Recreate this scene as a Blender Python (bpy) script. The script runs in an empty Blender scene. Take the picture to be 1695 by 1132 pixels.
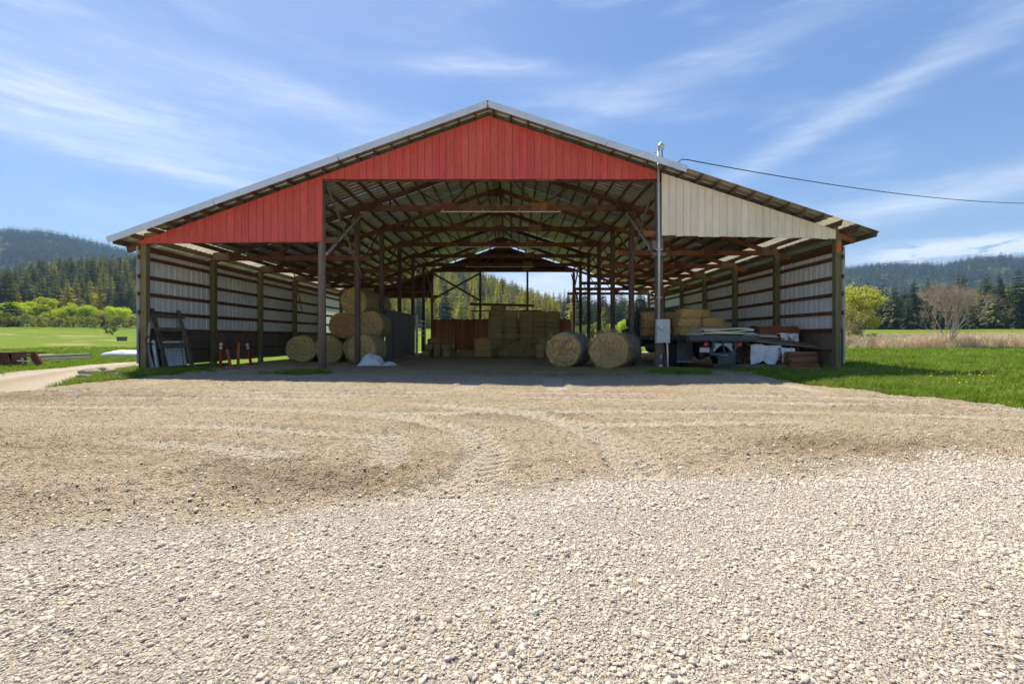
import bpy, bmesh, math, random
import numpy as np
from mathutils import Matrix, Vector, Euler
R = math.radians
random.seed(7); rng = np.random.default_rng(7)
SC = bpy.context.scene
COL = SC.collection

# ------------------------------------------------------------------ camera, sky, sun, exposure
CX, HY, F, H = 847.5, 558.0, 753.3, 1.22
cam_d = bpy.data.cameras.new('camera'); cam = bpy.data.objects.new('camera', cam_d); COL.objects.link(cam)
cam.location = (0, 0, H); cam.rotation_euler = (R(90), 0, 0)
cam_d.sensor_width = 36; cam_d.lens = 16.0; cam_d.shift_y = -8/1695; cam_d.clip_end = 20000; cam_d.clip_start = .05
SC.camera = cam
SUN = Vector((-0.36, 0.46, 1.0)).normalized()
SUN_EL = math.asin(SUN.z); SUN_AZ = math.atan2(SUN.x, SUN.y)
world = bpy.data.worlds.new('World'); SC.world = world; world.use_nodes = True
def build_world():
    nt = world.node_tree; nt.nodes.clear(); n = nt.nodes.new; L = nt.links.new
    out = n('ShaderNodeOutputWorld'); bg = n('ShaderNodeBackground'); sky = n('ShaderNodeTexSky')
    sky.sky_type = 'NISHITA'; sky.sun_disc = False; sky.sun_elevation = SUN_EL; sky.sun_rotation = SUN_AZ
    sky.altitude = 600; sky.air_density = 1.0; sky.dust_density = 0.8; sky.ozone_density = 3.0
    tc = n('ShaderNodeTexCoord')
    def vm(op, a, b=None):
        k = n('ShaderNodeVectorMath'); k.operation = op
        for i, v in enumerate((a, b)):
            if v is None: continue
            if isinstance(v, (tuple, list, Vector)): k.inputs[i].default_value = v
            else: L(v, k.inputs[i])
        return k
    def mt(op, a, b=None, c=None, clamp=False):
        k = n('ShaderNodeMath'); k.operation = op; k.use_clamp = clamp
        for i, v in enumerate((a, b, c)):
            if v is None: continue
            if isinstance(v, (int, float)): k.inputs[i].default_value = v
            else: L(v, k.inputs[i])
        return k.outputs[0]
    d = tc.outputs['Generated']
    # wispy noise, stretched sideways
    mp = n('ShaderNodeMapping'); L(d, mp.inputs[0]); mp.inputs['Scale'].default_value = (1.6, 1.6, 7.5); mp.inputs['Rotation'].default_value = (0, R(6), 0)
    nz = n('ShaderNodeTexNoise'); L(mp.outputs[0], nz.inputs[0]); nz.inputs['Scale'].default_value = 2.2; nz.inputs['Detail'].default_value = 9; nz.inputs['Roughness'].default_value = .58; nz.inputs['Distortion'].default_value = .5
    mp2 = n('ShaderNodeMapping'); L(d, mp2.inputs[0]); mp2.inputs['Scale'].default_value = (3, 3, 9)
    nz2 = n('ShaderNodeTexNoise'); L(mp2.outputs[0], nz2.inputs[0]); nz2.inputs['Scale'].default_value = 5; nz2.inputs['Detail'].default_value = 8; nz2.inputs['Roughness'].default_value = .62
    mp3 = n('ShaderNodeMapping'); L(d, mp3.inputs[0]); mp3.inputs['Scale'].default_value = (2.2, 2.2, 26); mp3.inputs['Rotation'].default_value = (0, R(11), 0)
    nz3 = n('ShaderNodeTexNoise'); L(mp3.outputs[0], nz3.inputs[0]); nz3.inputs['Scale'].default_value = 3.2; nz3.inputs['Detail'].default_value = 10; nz3.inputs['Roughness'].default_value = .66; nz3.inputs['Distortion'].default_value = .35
    fib = mt('MULTIPLY_ADD', mt('SUBTRACT', nz3.outputs[0], .36, clamp=True), 2.4, .34)
    wob = mt('SUBTRACT', nz2.outputs[0], .5)
    total = mt('MULTIPLY', mt('MULTIPLY', mt('SUBTRACT', nz.outputs[0], .50, clamp=True), .8), fib)
    # bands of cirrus and one low cumulus bank, each fixed in the sky by its own direction
    for px, py, wx, wy, tilt, st, soft in ((120, 175, 260, 50, 4, .50, 1), (490, 160, 170, 26, 7, .36, 1), (120, 232, 230, 16, 3, .35, 1), (790, 110, 120, 14, 0, .38, 1), (1000, 165, 110, 24, 8, .26, 1), (1440, 165, 420, 22, -20, .32, 1), (1250, 70, 420, 30, -10, .16, 1),
                                        (60, 30, 380, 60, 10, .16, 1), (1560, 325, 300, 24, -6, .5, 1), (1525, 420, 70, 20, 0, 2.2, 2), (1640, 406, 75, 20, 0, 2.2, 2), (1690, 414, 60, 18, 0, 1.8, 2), (900, 478, 130, 34, -4, .95, 1), (1020, 500, 180, 34, 0, .9, 1), (1350, 440, 200, 20, 0, .35, 1), (300, 290, 140, 12, 2, .22, 1)):
        dr = Vector(((px-CX)/F, 1, (HY-py)/F)).normalized()
        u = Vector((0, 0, 1)).cross(dr).normalized()*-1; v = u.cross(dr).normalized()
        if v.z < 0: v = -v
        u2 = u*math.cos(R(tilt)) - v*math.sin(R(tilt)); v2 = u*math.sin(R(tilt)) + v*math.cos(R(tilt))
        k = dr.y/F
        dd = vm('SUBTRACT', d, dr).outputs[0]
        a = mt('MULTIPLY', vm('DOT_PRODUCT', dd, u2).outputs['Value'], 1/(wx*k)); b = mt('MULTIPLY', vm('DOT_PRODUCT', dd, v2).outputs['Value'], 1/(wy*k))
        b = mt('MULTIPLY_ADD', wob, 1.6 if soft == 1 else 4.5, b); a = mt('MULTIPLY_ADD', wob, .7, a)
        q = mt('ADD', mt('MULTIPLY', a, a), mt('MULTIPLY', b, b))
        g = mt('POWER', 2.718, mt('MULTIPLY', q, -1.0 if soft == 1 else -1.6))
        g = mt('MULTIPLY', g, mt('MULTIPLY_ADD', fib, .75, .30) if soft == 1 else mt('MULTIPLY', mt('SUBTRACT', nz2.outputs[0], .40, clamp=True), 5.0, clamp=True))
        total = mt('MULTIPLY_ADD', g, st, total)
    total = mt('MINIMUM', mt('MAXIMUM', total, 0), .93)
    hs = n('ShaderNodeHueSaturation'); gm = n('ShaderNodeGamma'); gm.inputs[1].default_value = .68; L(sky.outputs[0], gm.inputs[0]); L(gm.outputs[0], hs.inputs['Color']); hs.inputs['Hue'].default_value = .510; hs.inputs['Saturation'].default_value = 1.42; hs.inputs['Value'].default_value = 1.09
    mx = n('ShaderNodeMix'); mx.data_type = 'RGBA'; L(total, mx.inputs['Factor']); L(hs.outputs[0], mx.inputs['A']); mx.inputs['B'].default_value = (4.7, 4.9, 5.4, 1)
    L(mx.outputs['Result'], bg.inputs[0]); bg.inputs[1].default_value = .094; L(bg.outputs[0], out.inputs[0])
build_world()
sun_d = bpy.data.lights.new('sun', 'SUN'); sun = bpy.data.objects.new('sun', sun_d); COL.objects.link(sun)
sun_d.energy = 3.15; sun_d.angle = R(2.2); sun_d.color = (1, .895, .72)
sun.rotation_euler = SUN.to_track_quat('Z', 'Y').to_euler(); sun.location = SUN*60
SC.view_settings.view_transform = 'Standard'; SC.view_settings.look = 'None'; SC.view_settings.gamma = 1; SC.view_settings.use_curve_mapping = False
SC.view_settings.exposure = 1.42
SC.render.engine = 'CYCLES'
SC.cycles.use_denoising = True
SC.cycles.max_bounces = 10; SC.cycles.diffuse_bounces = 6; SC.cycles.glossy_bounces = 3; SC.cycles.transmission_bounces = 4; SC.cycles.transparent_max_bounces = 6
SC.cycles.volume_bounces = 0; SC.cycles.sample_clamp_indirect = 6
SC.cycles.use_adaptive_sampling = True; SC.cycles.adaptive_threshold = .02
SC.cycles.use_light_tree = True

def P(px, py, Y): return Vector(((px-CX)*Y/F, Y, H-(py-HY)*Y/F))
def G(px, py): return P(px, py, H*F/(py-HY))

# ------------------------------------------------------------------ materials
MATS = {}
def mat(name, base, c2=None, rough=.8, metal=0, scale=4, stretch=(1, 1, 1), bump=0, bscale=30, rnd=.0, fine=.0, transl=0, spec=.3, detail=6, ramp=(.3, .7), bstretch=None):
    m = bpy.data.materials.new(name); m.use_nodes = True; nt = m.node_tree; n = nt.nodes.new; L = nt.links.new
    b = nt.nodes['Principled BSDF']; b.inputs['Roughness'].default_value = rough; b.inputs['Metallic'].default_value = metal; b.inputs['Specular IOR Level'].default_value = spec
    c2 = c2 or tuple(x*.7 for x in base)
    tc = n('ShaderNodeTexCoord'); mp = n('ShaderNodeMapping'); L(tc.outputs['Object'], mp.inputs[0]); mp.inputs['Scale'].default_value = stretch
    oi = n('ShaderNodeObjectInfo')
    off = n('ShaderNodeVectorMath'); off.operation = 'SCALE'; off.inputs[0].default_value = (37, 19, 53); L(oi.outputs['Random'], off.inputs['Scale']); L(off.outputs[0], mp.inputs['Location'])
    nz = n('ShaderNodeTexNoise'); L(mp.outputs[0], nz.inputs[0]); nz.inputs['Scale'].default_value = scale; nz.inputs['Detail'].default_value = detail; nz.inputs['Roughness'].default_value = .62
    cr = n('ShaderNodeMapRange'); L(nz.outputs[0], cr.inputs[0]); cr.inputs[1].default_value = ramp[0]; cr.inputs[2].default_value = ramp[1]
    mx = n('ShaderNodeMix'); mx.data_type = 'RGBA'; L(cr.outputs[0], mx.inputs['Factor']); mx.inputs['A'].default_value = (*base, 1); mx.inputs['B'].default_value = (*c2, 1)
    col = mx.outputs['Result']
    if rnd or fine:
        hs = n('ShaderNodeHueSaturation'); L(col, hs.inputs['Color'])
        mr = n('ShaderNodeMapRange'); L(oi.outputs['Random'], mr.inputs[0]); mr.inputs[3].default_value = 1-rnd; mr.inputs[4].default_value = 1+rnd
        v = mr.outputs[0]
        if fine:
            nf = n('ShaderNodeTexNoise'); L(mp.outputs[0], nf.inputs[0]); nf.inputs['Scale'].default_value = scale*11; nf.inputs['Detail'].default_value = 3
            mf = n('ShaderNodeMapRange'); L(nf.outputs[0], mf.inputs[0]); mf.inputs[1].default_value = .3; mf.inputs[2].default_value = .7; mf.inputs[3].default_value = 1-fine; mf.inputs[4].default_value = 1+fine
            mm = n('ShaderNodeMath'); mm.operation = 'MULTIPLY'; L(v, mm.inputs[0]); L(mf.outputs[0], mm.inputs[1]); v = mm.outputs[0]
        L(v, hs.inputs['Value'])
        hr = n('ShaderNodeMapRange'); mo = n('ShaderNodeMath'); mo.operation = 'FRACT'; ms = n('ShaderNodeMath'); ms.operation = 'MULTIPLY'; ms.inputs[1].default_value = 7.31
        L(oi.outputs['Random'], ms.inputs[0]); L(ms.outputs[0], mo.inputs[0]); L(mo.outputs[0], hr.inputs[0]); hr.inputs[3].default_value = .5-rnd*.06; hr.inputs[4].default_value = .5+rnd*.06
        L(hr.outputs[0], hs.inputs['Hue']); col = hs.outputs[0]
    L(col, b.inputs['Base Color'])
    if bump:
        mpb = n('ShaderNodeMapping'); L(tc.outputs['Object'], mpb.inputs[0]); mpb.inputs['Scale'].default_value = bstretch or stretch
        nb = n('ShaderNodeTexNoise'); L(mpb.outputs[0], nb.inputs[0]); nb.inputs['Scale'].default_value = bscale; nb.inputs['Detail'].default_value = 5
        bp = n('ShaderNodeBump'); L(nb.outputs[0], bp.inputs['Height']); bp.inputs['Strength'].default_value = 1; bp.inputs['Distance'].default_value = bump
        L(bp.outputs[0], b.inputs['Normal'])
    if transl:
        o = nt.nodes['Material Output']; tr = n('ShaderNodeBsdfTranslucent'); L(col, tr.inputs[0]); ms_ = n('ShaderNodeMixShader'); ms_.inputs[0].default_value = transl
        L(b.outputs[0], ms_.inputs[1]); L(tr.outputs[0], ms_.inputs[2]); L(ms_.outputs[0], o.inputs[0])
    MATS[name] = m; return m
mat('post_wood', (.26, .215, .105), (.15, .12, .058), scale=3, stretch=(6, 6, .6), bump=.006, bscale=14, rnd=.15, fine=.2)
mat('grey_wood', (.24, .19, .145), (.13, .10, .078), scale=3, stretch=(6, 6, .6), bump=.008, bscale=14, rnd=.15, fine=.2)
mat('column_wood', (.16, .11, .078), (.085, .055, .04), scale=3, stretch=(6, 6, .6), bump=.008, bscale=14, rnd=.15, fine=.2)
mat('truss_wood', (.19, .082, .045), (.085, .040, .024), scale=2.2, bump=.004, bscale=20, rnd=.25, fine=.2)
mat('rust_wood', (.32, .11, .05), (.17, .06, .03), scale=2.2, bump=.004, bscale=20, rnd=.15, fine=.2)
mat('girt_wood', (.20, .078, .045), (.12, .048, .03), scale=2.5, stretch=(1, .4, 1), bump=.003, bscale=20, rnd=.2, fine=.2)
mat('purlin_wood', (.22, .145, .085), (.11, .07, .045), scale=2.5, bump=.003, bscale=20, rnd=.3, fine=.2)
mat('plywood', (.27, .18, .12), (.16, .107, .073), scale=1.6, bump=.003, bscale=50, rnd=.2, fine=.3)
mat('gusset_ply', (.30, .15, .06), (.18, .09, .04), scale=3, rnd=.35, fine=.2)
mat('red_paint', (.64, .105, .078), (.54, .075, .056), rough=.62, scale=1.5, stretch=(2.2, 2.2, .22), bump=.0015, bscale=60, bstretch=(3, 3, .3), rnd=.045, fine=.14)
mat('cream_paint', (.88, .745, .585), (.82, .68, .53), rough=.6, scale=.8, stretch=(2, 2, .4), bump=.0015, bscale=60, bstretch=(3, 3, .3), rnd=.03, fine=.05)
mat('dark_backing', (.06, .02, .015), scale=3)
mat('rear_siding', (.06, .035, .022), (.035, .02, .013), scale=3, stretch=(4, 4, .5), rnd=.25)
mat('white_steel', (0.864, 0.853, 0.832), (0.756, 0.745, 0.724), rough=.42, metal=.0, scale=1.2, stretch=(1, 1, .25), rnd=.02, fine=.03, spec=.5)
mat('galvanised', (.50, .51, .50), (.36, .37, .35), rough=.42, metal=.55, scale=1.5, stretch=(.4, 1, 1), rnd=.05, fine=.06, spec=.5)
mat('roof_galvanised', (.60, .58, .52), (.42, .40, .35), rough=.40, metal=.5, scale=1.5, stretch=(.4, 1.5, 1), rnd=.12, fine=.08, spec=.5)
mat('fascia_metal', (.72, .74, .76), (.6, .62, .64), rough=.35, metal=.3, scale=1.2, rnd=.03, fine=.03, spec=.5)
mat('conduit', (.62, .63, .62), (.52, .53, .52), rough=.4, metal=.2, scale=3, fine=.04)
mat('strip_white', (.74, .72, .66), rough=.5, scale=3); MATS['strip_white'].node_tree.nodes['Principled BSDF'].inputs['Emission Color'].default_value = (1, .97, .9, 1); MATS['strip_white'].node_tree.nodes['Principled BSDF'].inputs['Emission Strength'].default_value = 0
mat('fibreglass', (.66, .63, .48), (.54, .51, .38), rough=.5, scale=2, rnd=.08, transl=.34)
mat('wall_fibreglass', (.62, .68, .64), (.52, .58, .54), rough=.5, scale=2, rnd=.05, transl=.5)
mat('white_paint', (.78, .78, .76), (.66, .66, .63), rough=.5, scale=3, fine=.04)
mat('meter_grey', (.50, .53, .53), (.42, .45, .45), rough=.5, scale=4, fine=.04, metal=.1)
mat('meter_glass', (.62, .60, .5), (.5, .48, .4), rough=.15, scale=5)
mat('black_steel', (.03, .03, .032), (.06, .055, .05), rough=.45, scale=5, fine=.2, spec=.5)
mat('truck_grey', (.075, .08, .088), (.05, .053, .06), rough=.45, scale=4, fine=.2, spec=.5)
mat('rubber', (.022, .021, .020), (.045, .04, .034), rough=.85, scale=6, fine=.2)
mat('mud_flap', (.06, .06, .06), (.12, .11, .10), rough=.7, scale=2.2, fine=.2)
mat('red_lens', (.45, .03, .035), (.36, .02, .025), rough=.2, scale=9, spec=.6)
mat('amber_lens', (.8, .5, .35), (.7, .4, .3), rough=.3, scale=9, spec=.6)
mat('plate', (.62, .60, .58), (.45, .42, .4), rough=.5, scale=14)
mat('cab_paint', (.03, .035, .045), (.02, .022, .03), rough=.25, scale=3, spec=.6)
mat('glass', (.10, .13, .15), (.08, .1, .12), rough=.05, scale=3, spec=.8)
mat('rust_steel', (.21, .075, .04), (.11, .04, .025), rough=.8, scale=6, bump=.003, fine=.25, rnd=.1)
mat('old_timber', (.50, .45, .385), (.30, .26, .22), scale=3, stretch=(.5, 3, 3), bump=.006, bscale=20, fine=.25, rnd=.1)
mat('lumber', (.33, .155, .066), (.18, .08, .036), scale=3, stretch=(.5, 3, 3), bump=.003, bscale=30, fine=.25, rnd=.35)
mat('grey_lumber', (.25, .20, .16), (.14, .11, .09), scale=3, stretch=(.5, 3, 3), bump=.003, bscale=30, fine=.25, rnd=.3)
mat('fence_wood', (.26, .225, .185), (.16, .135, .112), scale=3, stretch=(5, 5, .4), bump=.004, bscale=20, fine=.2, rnd=.25)
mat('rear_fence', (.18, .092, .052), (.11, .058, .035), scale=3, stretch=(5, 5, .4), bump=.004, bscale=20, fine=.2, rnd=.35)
mat('tarp', (.82, .80, .77), (.68, .66, .63), rough=.55, scale=3, bump=.01, bscale=7, fine=.06)
mat('cream_sheet', (.80, .72, .54), (.70, .62, .46), rough=.6, scale=3, fine=.05)
mat('grey_wrap', (.55, .57, .58), (.44, .46, .47), rough=.5, scale=2, bump=.02, bscale=3)
mat('orange_paint', (.62, .17, .035), (.45, .12, .03), rough=.55, scale=5, fine=.1)
mat('red_plastic', (.42, .03, .02), (.30, .025, .018), rough=.5, scale=5, fine=.1)
mat('blue_plastic', (.05, .13, .38), rough=.5)
mat('band_white', (.75, .72, .68), rough=.5)
mat('twine', (.55, .44, .30), rough=.9)
mat('cable', (.03, .03, .035), rough=.6)
mat('hay_square', (.62, .46, .21), (.42, .30, .125), scale=9, stretch=(1, 1, 2.2), bump=.02, bscale=34, rnd=.14, fine=.45, rough=.95, detail=8, spec=.1)
mat('straw_square', (.80, .50, .19), (.55, .31, .10), scale=9, stretch=(1, 1, 2.2), bump=.02, bscale=34, rnd=.1, fine=.45, rough=.95, detail=8, spec=.1)
mat('strand', (.78, .58, .28), (.58, .40, .17), scale=5, rnd=.2, rough=.9, transl=.2)
mat('strand_green', (.40, .35, .14), (.26, .21, .08), scale=5, rnd=.2, rough=.9, transl=.2)
mat('strand_grey', (.40, .33, .24), (.28, .22, .15), scale=5, rnd=.2, rough=.9, transl=.2)
mat('bark', (.12, .088, .062), (.06, .045, .032), scale=5, stretch=(2, 2, .5), bump=.02, bscale=12, fine=.2)
mat('pale_bark', (.50, .40, .33), (.34, .27, .22), scale=5, stretch=(2, 2, .5), fine=.2)
mat('stone', (.76, .695, .57), (.64, .575, .465), scale=14, rnd=.20, fine=.10, rough=.9, bump=.002, bscale=60, spec=.15)
mat('stone_grey', (.60, .54, .46), (.48, .43, .365), scale=14, rnd=.22, fine=.12, rough=.9, bump=.002, bscale=60, spec=.15)
mat('clod', (.34, .26, .17), (.25, .185, .12), scale=14, rnd=.22, fine=.2, rough=.95, bump=.006, bscale=50, spec=.1)
mat('rock', (.36, .31, .26), (.24, .2, .165), scale=4, rnd=.2, fine=.2, bump=.02, bscale=8, rough=.9)
mat('grass', (.25, .37, .045), (.14, .25, .028), scale=2, rnd=.35, rough=.7, transl=.42, spec=.2)
mat('grass_field', (.25, .34, .03), (.17, .26, .022), scale=2, rnd=.3, rough=.7, transl=.42, spec=.2)
mat('grass_dry', (.46, .40, .17), (.30, .27, .09), scale=2, rnd=.3, rough=.8, transl=.4, spec=.2)
mat('dandelion', (.80, .62, .03), (.7, .5, .02), rnd=.1, rough=.8)
mat('reed', (.74, .62, .43), (.52, .41, .26), scale=2, rnd=.3, rough=.8, transl=.35)
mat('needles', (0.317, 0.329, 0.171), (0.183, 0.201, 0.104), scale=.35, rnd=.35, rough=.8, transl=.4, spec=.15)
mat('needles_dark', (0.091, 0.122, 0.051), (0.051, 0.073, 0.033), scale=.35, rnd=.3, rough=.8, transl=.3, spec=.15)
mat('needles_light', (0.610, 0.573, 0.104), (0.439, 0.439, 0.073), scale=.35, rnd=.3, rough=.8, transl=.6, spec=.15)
mat('needles_far', (0.073, 0.110, 0.061), (0.044, 0.068, 0.040), scale=.05, rnd=.35, rough=.9, spec=.1)
mat('leaf_bright', (0.561, 0.610, 0.030), (0.415, 0.512, 0.027), scale=1.2, rnd=.22, rough=.7, transl=.45, spec=.2)
mat('leaf_willow', (0.488, 0.512, 0.085), (0.366, 0.378, 0.073), scale=1.2, rnd=.2, rough=.7, transl=.4, spec=.2)
mat('leaf_shrub', (0.366, 0.378, 0.061), (0.256, 0.244, 0.061), scale=1.2, rnd=.35, rough=.7, transl=.4, spec=.2)
def chips(name, col, lo=.70, scale=16):
    m = MATS[name]; nt = m.node_tree; n = nt.nodes.new; L = nt.links.new; b = nt.nodes['Principled BSDF']; old = b.inputs['Base Color'].links[0].from_socket
    ge = n('ShaderNodeNewGeometry'); mp = n('ShaderNodeMapping'); L(ge.outputs['Position'], mp.inputs[0]); mp.inputs['Scale'].default_value = (1, 1, .45)
    nz = n('ShaderNodeTexNoise'); L(mp.outputs[0], nz.inputs[0]); nz.inputs['Scale'].default_value = scale; nz.inputs['Detail'].default_value = 6; nz.inputs['Roughness'].default_value = .7
    mr = n('ShaderNodeMapRange'); L(nz.outputs[0], mr.inputs[0]); mr.inputs[1].default_value = lo; mr.inputs[2].default_value = lo+.05; mr.inputs[4].default_value = .7
    nw = n('ShaderNodeTexNoise'); mp2 = n('ShaderNodeMapping'); L(ge.outputs['Position'], mp2.inputs[0]); mp2.inputs['Scale'].default_value = (1, 1, .16); L(mp2.outputs[0], nw.inputs[0]); nw.inputs['Scale'].default_value = 3.5; nw.inputs['Detail'].default_value = 7
    mw = n('ShaderNodeMapRange'); L(nw.outputs[0], mw.inputs[0]); mw.inputs[1].default_value = .3; mw.inputs[2].default_value = .7; mw.inputs[3].default_value = .93; mw.inputs[4].default_value = 1.08
    hs = n('ShaderNodeHueSaturation'); L(old, hs.inputs['Color']); L(mw.outputs[0], hs.inputs['Value'])
    mx = n('ShaderNodeMix'); mx.data_type = 'RGBA'; L(mr.outputs[0], mx.inputs['Factor']); L(hs.outputs[0], mx.inputs['A']); mx.inputs['B'].default_value = (*col, 1); L(mx.outputs['Result'], b.inputs['Base Color'])
chips('red_paint', (.72, .55, .48)); chips('cream_paint', (.60, .52, .36), .70, 9); chips('post_wood', (.10, .08, .05), .62, 12); chips('grey_wood', (.10, .075, .055), .62, 12)
def bale_mat(name, c1, c2, kind):
    m = mat(name, c1, c2, rough=.95, scale=6, fine=.35, rnd=.10, spec=.1)
    nt = m.node_tree; n = nt.nodes.new; L = nt.links.new; b = nt.nodes['Principled BSDF']
    tc = n('ShaderNodeTexCoord'); sp = n('ShaderNodeSeparateXYZ'); L(tc.outputs['Object'], sp.inputs[0])
    z = n('ShaderNodeMath'); z.operation = 'SUBTRACT'; L(sp.outputs[2], z.inputs[0]); z.inputs[1].default_value = .7
    at = n('ShaderNodeMath'); at.operation = 'ARCTAN2'; L(sp.outputs[0], at.inputs[0]); L(z.outputs[0], at.inputs[1])
    cb = n('ShaderNodeCombineXYZ'); L(sp.outputs[0], cb.inputs[0]); L(z.outputs[0], cb.inputs[1])
    ln = n('ShaderNodeVectorMath'); ln.operation = 'LENGTH'; L(cb.outputs[0], ln.inputs[0])
    v = n('ShaderNodeCombineXYZ')
    if kind == 'end': L(at.outputs[0], v.inputs[0]); L(ln.outputs['Value'], v.inputs[1])
    else: L(at.outputs[0], v.inputs[0]); L(sp.outputs[1], v.inputs[1])
    mp = n('ShaderNodeMapping'); L(v.outputs[0], mp.inputs[0]); mp.inputs['Scale'].default_value = (1.3, 8, 1) if kind == 'end' else (1.6, 15, 1)
    nz = n('ShaderNodeTexNoise'); L(mp.outputs[0], nz.inputs[0]); nz.inputs['Scale'].default_value = 2.4; nz.inputs['Detail'].default_value = 7; nz.inputs['Roughness'].default_value = .7; nz.inputs['Distortion'].default_value = .6
    mr = n('ShaderNodeMapRange'); L(nz.outputs[0], mr.inputs[0]); mr.inputs[1].default_value = .3; mr.inputs[2].default_value = .7; mr.inputs[3].default_value = .36; mr.inputs[4].default_value = 1.5
    old = b.inputs['Base Color'].links[0].from_socket
    hs = n('ShaderNodeHueSaturation'); L(old, hs.inputs['Color']); L(mr.outputs[0], hs.inputs['Value']); L(hs.outputs[0], b.inputs['Base Color'])
    bp = n('ShaderNodeBump'); bp.inputs['Distance'].default_value = .05; L(nz.outputs[0], bp.inputs['Height']); L(bp.outputs[0], b.inputs['Normal'])
    return m
bale_mat('bale_end_gold', (.88, .56, .23), (.66, .36, .12), 'end')
bale_mat('bale_end_straw', (.80, .54, .25), (.62, .38, .15), 'end')
bale_mat('bale_side_grey', (.50, .41, .31), (.32, .26, .195), 'side')
bale_mat('bale_side_straw', (.52, .38, .19), (.38, .26, .12), 'side')
bale_mat('bale_end_hay', (.74, .56, .23), (.56, .39, .14), 'end')
bale_mat('bale_side_hay', (.60, .48, .22), (.44, .33, .14), 'side')
bale_mat('bale_end_brown', (.64, .36, .15), (.46, .24, .10), 'end')

# ------------------------------------------------------------------ mesh helpers
class MB:
    def __init__(s): s.v = []; s.f = []; s.m = []; s.cur = 0
    def add(s, vs, fs, mi=None):
        o = len(s.v); s.v += [tuple(p) for p in vs]; s.f += [tuple(i+o for i in f) for f in fs]; s.m += [s.cur if mi is None else mi]*len(fs); return s
    def box(s, c, d, rot=None):
        x, y, z = (k/2 for k in d); c = Vector(c)
        pts = [Vector(p) for p in ((-x, -y, -z), (x, -y, -z), (x, y, -z), (-x, y, -z), (-x, -y, z), (x, -y, z), (x, y, z), (-x, y, z))]
        if rot is not None: M = Euler(rot).to_matrix(); pts = [M @ p for p in pts]
        return s.add([p+c for p in pts], [(0, 3, 2, 1), (4, 5, 6, 7), (0, 1, 5, 4), (1, 2, 6, 5), (2, 3, 7, 6), (3, 0, 4, 7)])
    def beam(s, a, b, w, h, up=(0, 0, 1)):
        a, b = Vector(a), Vector(b); d = (b-a).normalized(); up = Vector(up)
        if abs(d.dot(up)) > .98: up = Vector((0, 1, 0))
        x = d.cross(up).normalized()*w/2; z = x.cross(d).normalized()*h/2
        pts = [a-x-z, a+x-z, a+x+z, a-x+z, b-x-z, b+x-z, b+x+z, b-x+z]
        return s.add(pts, [(0, 1, 2, 3), (7, 6, 5, 4), (0, 4, 5, 1), (1, 5, 6, 2), (2, 6, 7, 3), (3, 7, 4, 0)])
    def tube(s, pts, r, n=8, cap=True):
        pts = [Vector(p) for p in pts]; rs = r if isinstance(r, (list, tuple)) else [r]*len(pts)
        o = len(s.v); up = Vector((.31, .17, .93)); vs = []; fs = []
        for i, p in enumerate(pts):
            d = (pts[min(i+1, len(pts)-1)]-pts[max(i-1, 0)]).normalized()
            x = d.cross(up)
            if x.length < 1e-3: x = d.cross(Vector((1, 0, 0)))
            x.normalize(); y = d.cross(x)
            for k in range(n):
                t = 2*math.pi*k/n; vs.append(p+(x*math.cos(t)+y*math.sin(t))*rs[i])
        for i in range(len(pts)-1):
            for k in range(n): fs.append((i*n+k, i*n+(k+1) % n, (i+1)*n+(k+1) % n, (i+1)*n+k))
        if cap: fs.append(tuple(range(n))[::-1]); fs.append(tuple((len(pts)-1)*n+k for k in range(n)))
        return s.add(vs, fs)
    def prism(s, poly, y0, y1):   # polygon in XZ, extruded along Y
        n = len(poly); vs = [(x, y0, z) for x, z in poly]+[(x, y1, z) for x, z in poly]
        fs = [tuple(range(n)), tuple(range(2*n-1, n-1, -1))]+[(i, i+n, (i+1) % n+n, (i+1) % n) for i in range(n)]
        return s.add(vs, fs)
    def lathe(s, prof, n=24, axis='Y', c=(0, 0, 0)):
        c = Vector(c); vs = []; fs = []
        for r, h in prof:
            for k in range(n):
                t = 2*math.pi*k/n; a, b = r*math.cos(t), r*math.sin(t)
                vs.append(c+Vector((a, h, b) if axis == 'Y' else ((a, b, h) if axis == 'Z' else (h, a, b))))
        for i in range(len(prof)-1):
            for k in range(n): fs.append((i*n+k, i*n+(k+1) % n, (i+1)*n+(k+1) % n, (i+1)*n+k))
        fs.append(tuple(range(n))); fs.append(tuple((len(prof)-1)*n+k for k in range(n)))
        return s.add(vs, fs)
    def mesh(s, name, mats, smooth=False):
        me = bpy.data.meshes.new(name); me.from_pydata(s.v, [], s.f); me.update()
        for m in ([mats] if isinstance(mats, str) else mats): me.materials.append(MATS[m])
        if len(set(s.m)) > 1: me.polygons.foreach_set('material_index', s.m)
        if smooth: me.polygons.foreach_set('use_smooth', [True]*len(me.polygons))
        return me
def fixn(me):
    bm = bmesh.new(); bm.from_mesh(me); bmesh.ops.recalc_face_normals(bm, faces=bm.faces); bm.to_mesh(me); bm.free(); return me
def tag(o, label=None, cat=None, group=None, kind=None):
    if label: o['label'] = label
    if cat: o['category'] = cat
    if group: o['group'] = group
    if kind: o['kind'] = kind
    return o
def wm(o):
    return (wm(o.parent) @ o.matrix_parent_inverse if o.parent else Matrix()) @ o.matrix_basis
def link(name, data, parent=None, local=False):
    o = bpy.data.objects.new(name, data); COL.objects.link(o)
    if parent:
        o.parent = parent
        if not local: o.matrix_parent_inverse = wm(parent).inverted()
    return o
def part(name, mb, mats, parent, local=False, smooth=False):
    me = mb.mesh(name, mats, smooth) if isinstance(mb, MB) else mb
    return link(name, fixn(me) if isinstance(mb, MB) else me, parent, local)
def empty(name, loc=(0, 0, 0), rz=0):
    o = bpy.data.objects.new(name, None); COL.objects.link(o); o.location = loc; o.rotation_euler = (0, 0, rz); o.empty_display_size = .2; return o
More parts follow.
